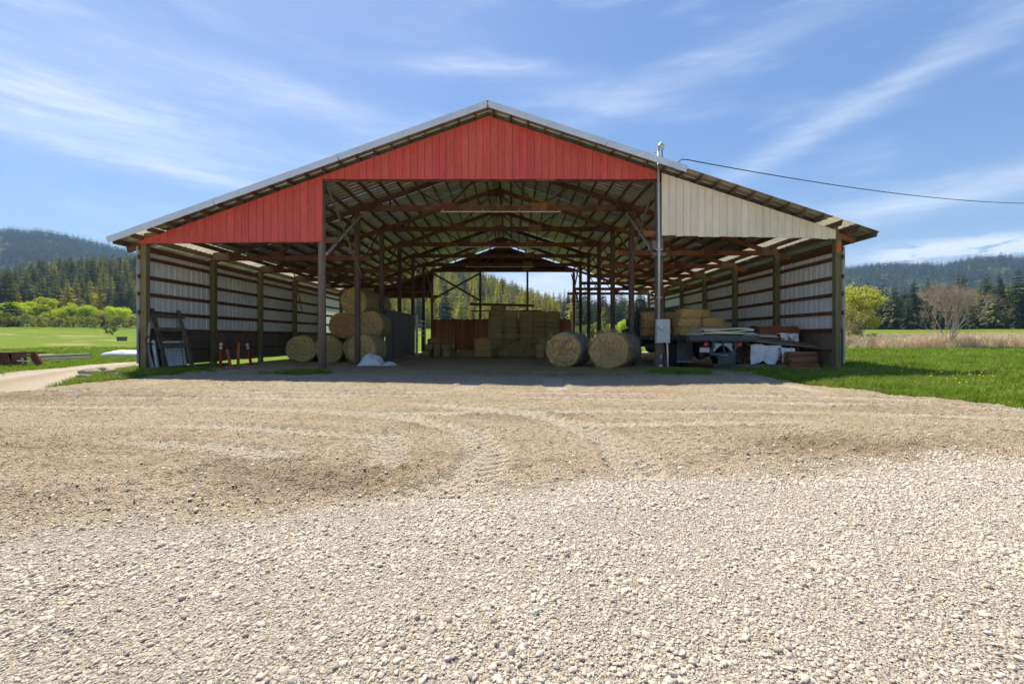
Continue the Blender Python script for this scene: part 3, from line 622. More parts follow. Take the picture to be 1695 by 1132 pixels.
def post(x, y, w, d, top, m, rnd=0, bot=-.15):
    if rnd: mb = MB().tube([(x+.01, y, bot), (x-.008, y, top*.5), (x, y, top)], [w*.56, w*.52, w*.47], 14)
    else: mb = MB().box((x, y, (top+bot)/2), (w, d, top-bot))
    return part('post', mb, m, barn, smooth=bool(rnd))
for i, y in enumerate(YI):
    post(XL, y, .20, .18, rtop(XL)-.30, 'post_wood'); post(XR, y, .20, .18, rtop(XR)-.30, 'post_wood')
    post(XML, y, .25 if i == 0 else .20, .2, 6.62, 'grey_wood' if i == 0 else 'column_wood', rnd=(i == 0)); post(XMR, y, .24 if i == 0 else .20, .2, 6.62, 'grey_wood' if i == 0 else 'column_wood')
for px in (795, 873): post((px-CX)*YB/F, YB, .17, .17, 6.68, 'column_wood')
part('post_collar', MB().box((XMR-.10, Y0-.08, 4.42), (.36, .3, .32)).box((XMR-.02, Y0-.2, 4.1), (.42, .08, .12)), 'grey_wood', barn)
part('post_head', MB().box((XR+.005, Y0-.10, 4.37), (.17, .02, .42)), 'orange_paint', barn)['label'] = 'orange painted top of the right corner post'

# side walls: girts behind the posts, ribbed white steel outside them, plywood skirting below
GZ = [4.37, 4.02, 3.36, 2.735, 2.09]
def side_wall(x, s):
    plate = MB().beam((x+s*.125, Y0-.12, 4.36), (x+s*.125, YB+.12, 4.36), .04, .19)
    w = part('side_wall', plate, 'girt_wood', barn)
    for z in GZ[1:]:
        for i in range(6):
            j = random.uniform(-.012, .012); part('girt', MB().beam((x+s*.122, YI[i]-(.16 if i == 0 else 0), z+j), (x+s*.122, YI[i+1], z+random.uniform(-.012, .012)), .045, .135), 'girt_wood', w)
    for i in range(6):
        part('girt', MB().beam((x+s*.105, YI[i]-(.1 if i == 0 else 0), 1.46), (x+s*.105, YI[i+1], 1.46), .075, .15), 'truss_wood', w)
        part('girt', MB().beam((x+s*.122, YI[i], .72), (x+s*.122, YI[i+1], .72), .045, .09), 'truss_wood', w)
    y = Y0-.1
    while y < YB-.05:
        y1 = min(y+1.215, YB); part('plywood_panel', MB().box((x+s*.152, (y+y1-.006)/2, .78+random.uniform(-.01, .01)), (.012, y1-y-.006, 1.28+random.uniform(-.03, .03))), 'plywood', w); y += 1.22
    prof = [(0, 0), (.240, 0), (.258, .038), (.285, .038), (.305, 0)]
    y = Y0-.18; k = 0
    while y < YB+.1:
        vs = []; ys = []
        for r in range(3): ys += [(r*.305+a, b) for a, b in (prof if r == 2 else prof[:-1])]
        xo = x+s*(.166+.003*(k % 2))
        for a, b in ys: vs += [(xo+s*b, y+a, .30), (xo+s*b, y+a, 4.40)]
        part('wall_sheet', MB().add(vs, [(2*i, 2*i+2, 2*i+3, 2*i+1) for i in range(len(ys)-1)]), 'white_steel' if y < YI[4]-.2 else 'wall_fibreglass', w)
        y += .915; k += 1
side_wall(XL, -1); side_wall(XR, 1)

# roof trusses
def build_trusses():
    ch = MB()
    for s, xh, sl in ((-1, XML, SL), (1, XMR, SR)):
        ch.beam((RX, 0, RZ-.33), (xh-(s*-.0), 0, rtop(xh)-.33), .09, .19)
    bot = lambda o: MB().beam((XML-.12, 0, 6.80), (XMR+.12, 0, 6.80), .09, .24)
    t0 = part('truss', ch, 'truss_wood', barn); t0.location = (0, YI[1], 0)
    part('bottom_chord', bot(0), 'truss_wood', t0, local=True)
    nl, nr = RX-2.0, RX+2.0; tl, tr = RX-3.3, RX+3.3
    for a, b in (((nl, 6.88), (RX-.1, RZ-.42)), ((nr, 6.88), (RX+.1, RZ-.42)), ((nl, 6.88), (tl, rtop(tl)-.38)), ((nr, 6.88), (tr, rtop(tr)-.38)), ((RX, 6.9), (RX, RZ-.42)), ((XML+1.4, 6.9), (XML+1.4, rtop(XML+1.4)-.4)), ((XMR-1.4, 6.9), (XMR-1.4, rtop(XMR-1.4)-.4))):
        part('web', MB().beam((a[0], .05, a[1]), (b[0], .05, b[1]), .04, .14, (0, 1, 0)), 'truss_wood', t0, local=True)
    for x, z, w, h, m in ((nl, 6.86, .66, .34, 'truss_wood'), (nr, 6.86, .66, .34, 'gusset_ply'), (RX, RZ-.52, .9, .36, 'truss_wood'), (XML+.35, 6.82, .7, .34, 'truss_wood'), (XMR-.35, 6.82, .7, .34, 'truss_wood')):
        part('gusset', MB().box((x, -.062, z), (w, .02, h)), m, t0, local=True)
    for i in (2, 3, 4, 5, 6, 0):
        t = dup(t0); t.location = (0, YI[i], {0: .02, 2: -.03, 3: -.07, 4: -.1, 5: -.1, 6: -.02}[i])
    for xo, xi, zc, sl, m in ((XL, XML, 4.63, SL, 'truss_wood'), (XR, XMR, 4.86, SR, 'rust_wood')):
        s = 1 if xi > xo else -1
        z0 = rtop(xo-s*.62)-.32
        l0 = part('lean_to_truss', MB().beam((xo-s*.62, 0, z0), (xi, 0, rtop(xi)-.32), .08, .19), m, barn); l0.location = (0, YI[1], 0)
        part('bottom_chord', MB().beam((xo-s*.05, -.01, zc), (xi+s*.55, -.01, zc), .075, .21), m, l0, local=True)
        for t0_, t1_ in ((.30, .45), (.62, .45), (.62, .80), (.98, .80)):
            a = xo+(xi-xo)*t1_; b = xo+(xi-xo)*t0_; part('web', MB().beam((a, .055, zc+.05), (b, .055, rtop(b)-.36), .04, .13, (0, 1, 0)), m, l0, local=True)
        part('gusset', MB().box((xo+(xi-xo)*.45, -.06, zc+.1), (.6, .02, .36)), 'truss_wood', l0, local=True)
        part('gusset', MB().box((xo+s*.35, -.06, zc+.08), (.7, .02, .34)), 'plywood', l0, local=True)
        for i in (0, 2, 3, 4, 5, 6):
            t = dup(l0); t.location = (0, YI[i], 0)
build_trusses()
for x, s in ((XML, -1), (XMR, 1)):
    for a, b in ((0, 1), (6, 5)):
        part('brace', MB().tube([(x-s*.16, YI[a], 4.15), (x-s*.15, YI[b], 6.5)], .055, 8), 'old_timber' if a == 0 else 'column_wood', barn)
        part('brace', MB().tube([(x-s*.20, YI[a], 6.5), (x-s*.17, YI[b], 3.9)], .045, 8), 'grey_wood' if a == 0 else 'column_wood', barn)
xb = (795-CX)*YB/F
part('brace', MB().beam((XML, YB-.14, 6.6), (xb, YB-.14, 4.26), .05, .16), 'column_wood', barn); part('brace', MB().beam((XML, YB-.2, 4.3), (xb, YB-.2, 6.55), .05, .16), 'column_wood', barn)
part('rail', MB().beam((778-CX and (778-CX)*YB/F, YB+.14, 4.0), ((884-CX)*YB/F, YB+.14, 3.86), .05, .22), 'column_wood', barn)
part('hanging_batten', MB().tube([(-11.0, YI[2]-.5, 4.6), (-10.95, YI[2]-.5, 4.25), (-10.55, YI[2]-.5, 2.45)], .03, 6), 'lumber', barn)

# white strip tubes under three trusses
for i, (a, b), w in ((1, (729, 929), 'nearest the front'), (3, (752, 897), 'second from the front'), (5, (770, 884), 'farthest back, under the rear gable')):
    y = YI[i]-.1; z = {1: 6.63, 3: 6.55, 5: 6.52}[i]; x0, x1 = (a-CX)*y/F, (b-CX)*y/F
    t = thing('strip_light', 'long white strip light hung under the truss %s' % w, 'light', ((x0+x1)/2, y, z), 0, 'strip lights under the trusses')
    part('tube', MB().tube([(x0, y, z), (x1, y, z)], .032, 8), 'strip_white', t)
    for k in (.02, .35, .65, .98): part('bracket', MB().box((x0+(x1-x0)*k, y, z+.05), (.05, .05, .09)), 'galvanised', t)

# power: mast, cable, meter
mx, my = 5.10, Y0-.27
t = thing('service_mast', 'silver conduit mast running up the front post and through the roof edge', 'mast', (mx, my, 0))
part('pipe', MB().tube([(mx, my, 1.84), (mx, my, 4.3), (mx-.03, my, 7.75)], .042, 12), 'conduit', t, smooth=True)
part('weatherhead', MB().tube([(mx-.03, my, 7.66), (mx-.02, my, 7.82), (mx+.05, my, 7.9), (mx+.12, my, 7.84), (mx+.13, my, 7.72)], [.05, .075, .085, .07, .045], 10), 'galvanised', t, smooth=True)
part('insulator', MB().tube([(mx-.2, my, 7.62), (mx-.06, my, 7.6)], .025, 8).tube([(mx-.55, my, 7.64), (mx-.2, my, 7.62)], .008, 5), 'galvanised', t)
part('strap', MB().box((mx, my+.02, 4.25), (.2, .14, .05)).box((mx, my+.02, 2.6), (.16, .14, .04)), 'galvanised', t)
cab = [(mx+.10, my, 7.75), (mx+.12, my, 7.35), (mx+.25, my, 7.18), (mx+.45, my, 7.16), (mx+.62, my+.02, 7.24), (mx+.8, my+.05, 7.40), (mx+1.0, my+.1, 7.41)]
e0 = Vector(cab[-1]); e1 = e0+(P(1697, 320, 30)-e0)*1.5
for k in range(1, 41):
    q = k/40; p = e0.lerp(e1, q); p.z -= 4*q*(1-q)*.75; cab.append(tuple(p))
t = tag(part('power_cable', MB().tube(cab, .017, 6), 'cable', None), 'dark overhead power cable sweeping from the mast to the right', 'cable')
t = thing('utility_pole', 'wooden utility pole carrying the power cable', 'pole', (e1.x, e1.y, 0))
part('shaft', MB().tube([(e1.x, e1.y, -.3), (e1.x, e1.y, e1.z+.6)], [.17, .11], 12), 'grey_wood', t, smooth=True); part('crossarm', MB().beam((e1.x-1, e1.y, e1.z+.05), (e1.x+1, e1.y, e1.z+.05), .1, .12), 'grey_wood', t)
bx0, bx1, bz0, bz1 = 5.00, 5.46, 1.02, 1.84
t = thing('meter_box', 'grey electric meter box with round dial on the front post', 'meter box', ((bx0+bx1)/2, my, 0))
part('case', MB().box(((bx0+bx1)/2, my+.02, (bz0+bz1)/2), (bx1-bx0, .16, bz1-bz0)), 'meter_grey', t)
part('cover', MB().box((bx0+.125, my-.066, (bz0+bz1)/2), (.232, .012, bz1-bz0-.03)), 'meter_grey', t); part('door', MB().box((bx1-.108, my-.066, (bz0+bz1)/2), (.202, .012, bz1-bz0-.03)), 'meter_grey', t)
part('dial', MB().lathe([(.088, my-.072), (.088, my-.10), (.075, my-.15), (.05, my-.165)], 20, 'Y', (bx0+.14, 0, 1.55)), 'meter_glass', t, smooth=True); part('latch', MB().box((bx1-.03, my-.08, 1.4), (.02, .02, .06)), 'galvanised', t)
part('conduit', MB().tube([(bx1-.08, my, 1.02), (bx1-.06, my, .6), (bx1-.07, my-.02, -.05)], .03, 10), 'white_paint', t, smooth=True)['label'] = 'white plastic conduit below the meter box'
tag(part('marker_stake', MB().tube([(5.30, my-.12, -.1), (5.24, my-.06, .95)], .028, 8), 'rust_steel', None), 'thin rusty stake in the grass below the meter box', 'stake')
t = thing('hydrant', 'short orange hydrant stand with blue handle at the meter post foot', 'hydrant', (5.12, my-.10, 0))
part('riser', MB().tube([(5.12, my-.1, -.1), (5.12, my-.1, .24)], .055, 10), 'orange_paint', t); part('body', MB().tube([(5.12, my-.1, .24), (5.12, my-.1, .48)], [.045, .035], 10), 'blue_plastic', t); part('collar', MB().tube([(5.12, my-.1, .22), (5.12, my-.1, .27)], .06, 10), 'band_white', t)
part('spout', MB().tube([(5.12, my-.1, .42), (5.14, my-.1, .56), (5.13, my-.16, .62)], .02, 8), 'amber_lens', t)
tag(part('leaning_batten', MB().beam((5.20, Y0-.17, 1.84), (5.28, Y0-.15, 3.1), .03, .05), 'lumber', None), 'thin wooden batten standing behind the meter box', 'batten')
# ------------------------------------------------------------------ hay
def strands(mb, n, surf, lmin, lmax, w, mi, rd):
    for _ in range(n):
        p, nn = surf(rd); t = Vector((rd.gauss(0, 1), rd.gauss(0, 1), rd.gauss(0, 1))); t = (t-nn*t.dot(nn)).normalized()*rd.uniform(lmin, lmax); t += nn*rd.uniform(.0, .55)*t.length
        b = t.cross(nn).normalized()*w/2; q = p+nn*.004; mid = q+t*.5+nn*.012
        mb.add([q-b, q+b, mid+b, mid-b, q+t-b*.4-nn*.01, q+t+b*.4-nn*.01], [(0, 1, 2, 3), (3, 2, 5, 4)], mi)
def round_bale_mesh(seed, Rr=.70, Ln=1.25, mats=('bale_side_hay', 'bale_end_hay', 'strand_green'), ns=420, n=60):
    rd = random.Random(seed); mb = MB(); prof = []
    for k in range(1, 9): prof.append((Rr*(.02+.90*k/8), -Ln/2+(.035 if k == 8 else 0), 1))
    prof += [(Rr*.97, -Ln/2+.05, 0), (Rr, -Ln/2+.11, 0)]+[(Rr, -Ln/2+.11+(Ln-.22)*k/8, 0) for k in range(1, 9)]+[(Rr*.97, Ln/2-.05, 0)]
    for k in range(8, 0, -1): prof.append((Rr*(.02+.90*k/8), Ln/2-(.035 if k == 8 else 0), 1))
    vs = []; ph = rd.uniform(0, 6)
    for i, (r, y, e) in enumerate(prof):
        for k in range(n):
            t = 2*math.pi*k/n; j = 1+.030*math.sin(2*t+ph)+.020*math.sin(5*t+ph*2+y*2)+.012*math.sin(11*t+y*5)
            q = rd.gauss(0, .006); rr = r*j+(q if not e else 0); yy = y+(rd.gauss(0, .010)+.03*math.sin(r*34+t+ph)*(1 if y > 0 else -1) if e else 0)
            x, z = rr*math.cos(t), rr*math.sin(t); fl = -Rr*.955
            if z < fl: z = fl+(z-fl)*.15; x *= 1.04
            vs.append((x*1.03, yy, (z+Rr*.96)*.97))
    fs = []; ms = []
    for i in range(len(prof)-1):
        for k in range(n): fs.append((i*n+k, i*n+(k+1) % n, (i+1)*n+(k+1) % n, (i+1)*n+k)); ms.append(1 if prof[i][2] and prof[i+1][2] else 0)
    fs += [tuple(range(n)), tuple((len(prof)-1)*n+k for k in range(n))]; ms += [1, 1]
    mb.v = vs; mb.f = fs; mb.m = ms
    def surf(rd):
        t = rd.uniform(0, 6.283)
        if rd.random() < .45:
            r = Rr*math.sqrt(rd.random())*.95; s = rd.choice((-1, 1)); return Vector((r*math.cos(t), s*Ln/2, r*math.sin(t)+Rr*.96)), Vector((0, s, 0))
        nn = Vector((math.cos(t), 0, math.sin(t))); return Vector((0, rd.uniform(-Ln/2, Ln/2), Rr*.96))+nn*Rr, nn
    me0 = fixn(mb.mesh('round_bale', list(mats[:2]), True))
    ms_ = MB(); strands(ms_, ns, surf, .08, .34, .012, 0, rd)
    return me0, ms_.mesh('loose_hay', mats[2])
def round_bale(me, name, label, loc, rz, group):
    t = tag(link(name, me[0]), label, 'hay bale', group); at(t, loc, rz); link('loose_hay', me[1], t, local=True); return t
# three by the right-hand column
BW = round_bale_mesh(1, .75, 1.35, ('bale_side_grey', 'bale_end_gold', 'strand_grey'), 900)
BX = round_bale_mesh(2, .76, 1.05, ('bale_side_straw', 'bale_end_straw', 'strand'), 1500)
BY = round_bale_mesh(3, .74, 1.25, ('bale_side_grey', 'bale_end_straw', 'strand_grey'), 700)
gr = 'round bales by the right-hand middle posts'
round_bale(BW, 'round_bale', 'weathered round bale with grey wrap and bright orange end, left of the pair', (2.35, 18.75, 0), R(-31), gr)
b = round_bale(BX, 'round_bale', 'shaggy straw-coloured round bale with loose twine across its face', (3.82, 17.85, 0), R(-14), gr)
part('twine', MB().tube([(-.45, -.56, 1.28), (-.2, -.60, .95), (.05, -.60, .62), (.22, -.58, .30)], .016, 6), 'twine', b, local=True)
round_bale(BY, 'round_bale', 'grey wrapped round bale tucked behind the shaggy one beside the meter post', (4.52, 19.15, 0), R(-34), gr)
# stack in the left bay
BA = round_bale_mesh(4, .69, 1.25, n=48); BB = round_bale_mesh(5, .69, 1.25, n=48); BC = round_bale_mesh(6, .71, 1.3, ('bale_side_hay', 'bale_end_straw', 'strand_green'), n=48); BD = round_bale_mesh(7, .68, 1.25, ('bale_side_hay', 'bale_end_brown', 'strand_green'), 200, n=48)
gr = 'round bales stacked in the left bay'; R2 = .69
for me, x, y, z, rz, lb in ((BA, -10.32, 22.6, 0, 12, 'green-gold round bale lowest and farthest left, by the plywood wall'), (BA, -10.15, 24.05, 0, 5, 'round bale behind the leftmost one in the left bay'),
                            (BB, -8.93, 22.7, 0, 2, 'round bale on the ground second from left, behind the round front post'), (BB, -7.58, 22.75, 0, 4, 'round bale on the ground hidden behind the front bale of the stack'), (BC, -6.72, 21.15, 0, -8, 'largest gold-faced round bale in front of the stack, behind a dark post'),
                            (BD, -8.25, 22.75, 1.16, 3, 'brown-faced round bale in the second layer, left'), (BC, -6.90, 22.72, 1.15, -3, 'gold round bale in the second layer, right'), (BB, -7.60, 22.65, 2.31, -10, 'single round bale on top of the stack'), (BA, -7.30, 24.1, 2.25, -4, 'round bale with pale wrap behind the top one')):
    round_bale(me, 'round_bale', lb, (x, y, z), R(rz), gr)
for x, z, lb in ((-8.2, 0, 'round bale in the back row on the floor, left'), (-6.95+.1-.65, 0, 'round bale in the back row on the floor, right')): round_bale(BA, 'round_bale', lb, (x, 24.15, z), 0, gr)
round_bale(BB, 'round_bale', 'round bale in the back row carrying the pale wrapped one', (-7.45, 24.15, 1.15), 0, gr)

def square_bale_mesh(seed, mats, dims=(1.0, .46, .375), ns=130, st=.012):
    rd = random.Random(seed); bm = bmesh.new(); bmesh.ops.create_cube(bm, size=1)
    bmesh.ops.bevel(bm, geom=bm.edges[:], offset=.07, segments=2, affect='EDGES'); bmesh.ops.subdivide_edges(bm, edges=[e for e in bm.edges if e.calc_length() > .4], cuts=7, use_grid_fill=True)
    for v in bm.verts:
        v.co = Vector((v.co.x*dims[0], v.co.y*dims[1], v.co.z*dims[2]))+Vector((rd.gauss(0, st), rd.gauss(0, st), rd.gauss(0, st*.6)+.012*math.sin(v.co.x*9+seed)))
        v.co.z += dims[2]/2
    me = bpy.data.meshes.new('hay_bale'); bm.to_mesh(me); bm.free(); me.materials.append(MATS[mats[0]])
    me.polygons.foreach_set('use_smooth', [True]*len(me.polygons))
    def surf(rd):
        a = rd.choice((0, 1, 1, 2)); s = rd.choice((-1, 1)); nn = Vector([s if i == a else 0 for i in range(3)])
        return Vector([(s*.5 if i == a else rd.uniform(-.48, .48))*dims[i] for i in range(3)])+Vector((0, 0, dims[2]/2)), nn
    sb = MB(); strands(sb, ns, surf, .05, .20, .010, 0, rd)
    tw = MB()
    for x in (-.2, .2):
        a, c = dims[1]/2+.008, dims[2]+.008
        tw.tube([(x, -a, .0), (x, -a, c), (x, a, c), (x, a, .0)], .006, 5)
    return me, sb.mesh('loose_hay', mats[1]), tw.mesh('twine', 'twine')
HB = [square_bale_mesh(i, ('hay_square', 'strand_green'), ns=70) for i in range(4)]
SBm = [square_bale_mesh(10+i, ('straw_square', 'strand'), ns=420, st=.02) for i in range(4)]
def sq(me, label, loc, rz, group, twine=True):
    o = tag(link('square_bale', me[0]), label, 'hay bale', group); at(o, loc, rz); link('loose_hay', me[1], o, local=True)
    if twine: link('twine', me[2], o, local=True)
    return o
# tall stack across the back: two towers on the left, a lower wall of bales on the right
gr = 'square bales in the tall stack at the back'; hz = .378; rd = random.Random(5)
for row in range(8):
    for c in range(2):
        x = -1.12+c*1.02+rd.uniform(-.03, .03); yy = 31.55-(.12 if c else 0)
        sq(HB[rd.randrange(4)], 'green-brown square bale, %s up in the %s tower of the tall stack' % (ORD[row], ('left', 'middle')[c]), (x, yy, row*hz), R(rd.uniform(-3, 3)), gr)
for row in range(8):
    for c in range(3):
        x = .98+c*.92*1.02+.0+rd.uniform(-.02, .02)
        sq(HB[rd.randrange(4)], 'dark bale, %s row up, %s from left in the tall stack right half' % (ORD[row], ORD[c]), (x, 32.15, row*hz), R(rd.uniform(-2, 2)), gr)
sq(HB[0], 'single square bale on top of the left tower', (-.95, 31.6, 8*hz), R(8), gr)
o = tag(part('plank', MB().box((0, 0, .04), (5.0, .25, .08)), 'column_wood', None, True), 'long dark plank lying over the top of the tall bale stack', 'plank'); o.location = (-.4, 32.35, 9*hz-.30)
o.location.z = 8*hz+.02
# loose bales in front of the stack
gr = 'loose square bales in front of the tall stack'
for k, (x, y, z, rz, me, lb) in enumerate((
    (-1.78, 27.6, 0, 4, 0, 'bottom bale of the pale three-bale pile in front of the stack'), (-1.74, 27.62, hz, 1, 1, 'middle bale of the pale three-bale pile in front of the stack'), (-1.76, 27.6, 2*hz, -3, 2, 'top bale of the pale three-bale pile in front of the stack'),
    (-.55, 29.6, 0, 10, 3, 'square bale on the floor just right of the three-bale pile'), (.35, 29.7, 0, -6, 0, 'square bale on the floor below the loose green heap'), (1.35, 29.5, 0, 4, 1, 'square bale on the floor left of the brown pair'),
    (-.3, 30.4, hz*0, 20, 2, 'square bale at the foot of the left tower'), (.9, 30.5, 0, -12, 3, 'square bale at the foot of the middle tower'),
    (1.75, 27.6, 0, 80, 0, 'bottom bale of the pile beside the orange-ended round bale'), (1.72, 27.6, hz, 84, 1, 'upper bale of the pile beside the orange-ended round bale'), (2.0, 29.3, 0, 6, 2, 'low bale behind the pile beside the round bale'), (2.05, 29.3, hz, -4, 3, 'second bale of the step behind the round bale'), (2.1, 29.35, 2*hz, 8, 0, 'third bale of the step behind the round bale'), (2.75, 29.5, 0, 2, 2, 'lowest bale behind the round bale, right of the step'), (2.75, 29.5, hz, -5, 1, 'second bale behind the round bale, right of the step'), (2.72, 29.5, 2*hz, 3, 0, 'third bale behind the round bale, right of the step'), (2.68, 29.5, 3*hz, 60, 3, 'rounded bale topping the step behind the round bale'),
    (-5.4, 29.0, 0, 85, 1, 'square bale nearest the grey board fence'), (-4.75, 29.1, 0, 92, 2, 'second square bale along from the grey fence'), (-4.15, 29.2, 0, 88, 3, 'third square bale along from the grey fence'), (-5.35, 29.6, hz, 88, 0, 'square bale stacked against the fence, second layer left'), (-4.8, 29.7, hz, 86, 1, 'square bale in the second layer by the fence, middle'), (-4.3, 29.6, hz, 92, 2, 'square bale in the second layer by the fence, right'), (-5.1, 30.3, 2*hz, 4, 3, 'square bale in the third layer by the fence'), (-5.35, 30.4, 0, 0, 0, 'square bale low behind the fence-side pile, left'), (-4.3, 30.4, 0, 0, 1, 'square bale low behind the fence-side pile, right'), (-5.35, 30.45, hz, 0, 2, 'square bale behind the fence-side pile, second layer'), (-4.35, 30.45, hz, 0, 3, 'square bale behind the fence-side pile, second layer right'),
    (-3.3, 30.6, 0, 14, 0, 'lone square bale lying before the rear board fence'))):
    sq(SBm[me] if k in (0, 1, 2, 8, 9) else HB[me], lb, (x, y, z), R(rz), gr)
# loose hay heaps and litter (stuff)
def heap(name, x, y, rx, ry, h, label):
    n = 40; vs = []; g = np.linspace(-1, 1, n)
    X, Y = np.meshgrid(g, g); d = np.hypot(X, Y); Z = np.maximum(0, 1-d**1.6)*h*(1+.5*fbm(X*3+x, Y*3+y, 4, 3))-.04
    me = np_mesh(name, np.stack([x+X*rx, y+Y*ry, Z], -1).reshape(-1, 3), grid_faces(n, n), 'hay_square'); tag(link(name, me), label, 'hay', kind='stuff')
heap('loose_hay_heap', .5, 30.2, 2.0, .9, .95, 'loose green hay heaped at the foot of the tall stack')
heap('loose_hay_heap', -2.6, 29.4, 1.6, 1.2, .35, 'low drift of chaff left of the three-bale pile')
def straw_meshes(m):
    out = []
    for s in range(4):
        rd = random.Random(60+s); mb = MB()
        for _ in range(9):
            a = rd.uniform(0, 6.28); p = Vector((rd.uniform(-.5, .5), rd.uniform(-.5, .5), rd.uniform(.0, .1))); d = Vector((math.cos(a), math.sin(a), rd.uniform(-.08, .16)))*rd.uniform(.35, .8); w = Vector((-d.y, d.x, 0)).normalized()*.017
            mb.add([p-w, p+w, p+d*.5+w+Vector((0, 0, .03)), p+d*.5-w+Vector((0, 0, .03)), p+d+w*.5, p+d-w*.5], [(0, 1, 2, 3), (3, 2, 4, 5)])
        out.append(mb.mesh('straw', m))
    return out
STRAW = protos('straw_shape', straw_meshes('strand')+straw_meshes('strand_grey'))
def litter():
    x = []; y = []
    for cx, cy, sx, sy, n in ((2.6, 15.6, 2.2, .7, 5200), (3.6, 17.0, 1.6, .8, 5200), (2.2, 17.6, 1.2, .7, 2800), (0, 19, 3.5, 2.0, 4500), (0, 24, 4, 3.5, 4200), (-6, 20, 1.6, .9, 1500), (4.6, 16.6, 1.0, .5, 1400), (-1.8, 27.2, 1.5, .6, 1200), (7.5, 16.2, 1.5, .8, 500), (-3, 16.5, 3.5, .9, 900)):
        x.append(rng.normal(cx, sx, n)); y.append(rng.normal(cy, sy, n))
    x = np.concatenate(x); y = np.concatenate(y); k = (y > 13.6) & (x > -12) & (x < 11) & (y < 37); x, y = x[k], y[k]
    s = rng.uniform(.12, .34, len(x)); z = yard_height(x, y)[0]+.005
    idx = np.where(rng.random(len(x)) < .65, rng.integers(0, 4, len(x)), rng.integers(4, 8, len(x)))
    scatter('loose_straw', np.stack([x, y, z], 1), np.stack([0*x, 0*x, rng.uniform(0, 6.28, len(x))], 1), s, idx, STRAW, 'loose golden straw littering the barn floor', 'straw')
litter()

# ------------------------------------------------------------------ fences and gates inside
def board_fence(label, p0, p1, h, w, gap, m, name='board_fence', breaks=0, thick=.025):
    p0, p1 = Vector((*p0, 0)), Vector((*p1, 0)); L_ = (p1-p0).length; d = (p1-p0)/L_; nrm = Vector((-d.y, d.x, 0))
    f = thing(name, label, 'fence', tuple(p0.lerp(p1, .5))); rd = random.Random(int(L_*100)); rot = math.atan2(d.y, d.x)
    for z in (.45, h*.55, h-.3): part('rail', MB().beam(p0+nrm*.05+Vector((0, 0, z)), p1+nrm*.05+Vector((0, 0, z)), .045, .10), m, f)
    n = int(L_/(w+gap))
    for i in range(n):
        c = p0+d*((i+.5)*(w+gap)); z0 = .06+(rd.uniform(.2, .9) if rd.random() < breaks else 0)
        hh = h+rd.uniform(-.05, .04)
        part('board', MB().box((c.x+nrm.x*.008*(i % 2), c.y+nrm.y*.008*(i % 2), (z0+hh)/2), ((w+gap+.01 if rd.random() > .12 else w*.9), thick, hh-z0), (0, rd.uniform(-.006, .006), rot)), m, f)
board_fence('grey weathered board fence along the left row of inner posts', (XML+.16, YI[2]+.1), (XML+.16, YI[4]-.1), 2.68, .145, .004, 'fence_wood')
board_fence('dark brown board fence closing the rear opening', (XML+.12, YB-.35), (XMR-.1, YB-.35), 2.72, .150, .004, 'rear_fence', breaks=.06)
t = thing('white_door', 'narrow white door edge standing at the end of the grey board fence', 'door', (XML+.2, YI[4]+.25, 0))
part('leaf', MB().box((XML+.2, YI[4]+.28, 1.42), (.05, .62, 2.6)), 'white_paint', t); part('hinge', MB().box((XML+.24, YI[4]+.1, 1.0), (.04, .08, .14)), 'black_steel', t)
t = thing('tube_gate', 'white tube gate beyond the grey board fence', 'gate', (XML+.1, YI[5]-.6, 0))
for z in (1.35, 1.7, 2.05, 2.4): part('bar', MB().tube([(XML+.12, YI[4]+.8, z), (XML+.12, YI[5]+.2, z)], .028, 8), 'white_paint', t)
for y in (YI[4]+.8, (YI[4]+YI[5])/2+.5, YI[5]+.2): part('upright', MB().tube([(XML+.12, y, .15), (XML+.12, y, 2.45)], .03, 8), 'white_paint', t)
tag(part('leaning_post', MB().tube([(XMR-.18, YB-.9, 0), (XMR-.32, YB-.7, 3.2)], .06, 8), 'old_timber', None), 'pale split post leaning at the rear right corner of the middle bay', 'post')

# cloth sheets: a bumpy sheet with thickness
def cloth(name, pts_fn, nu, nv, m, thick=.012):
    V = [pts_fn(i/(nu-1), j/(nv-1)) for i in range(nu) for j in range(nv)]
    me = np_mesh(name, np.array([tuple(v) for v in V]), grid_faces(nu, nv), m); o = link(name, me); md = o.modifiers.new('thick', 'SOLIDIFY'); md.thickness = thick; return o
def lump(u, v):
    X, Y = u*2-1, v*2-1; e = max(abs(X), abs(Y)); n1 = float(fbm(np.array(u*4.), np.array(v*3.), 4, 77)); n2 = float(fbm(np.array(u*11.), np.array(v*7.), 3, 78))
    x = -5.70+.80*X+.08*n1; y = 19.3+.46*Y+.06*n2; h = .50*max(0, 1-((X+.28)/.62)**4)*max(0, 1-abs(Y)**3)+.20*max(0, 1-((X-.62)/.34)**2)*max(0, 1-Y*Y)
    return (x, y, max(.0, h*(.85+.5*n1)+.07*n2*(1 if e < .9 else 0))+.012)
o = cloth('white_tarp_bundle', lump, 72, 26, 'tarp'); tag(o, 'crumpled white plastic tarp lying at the foot of a dark post', 'tarp')

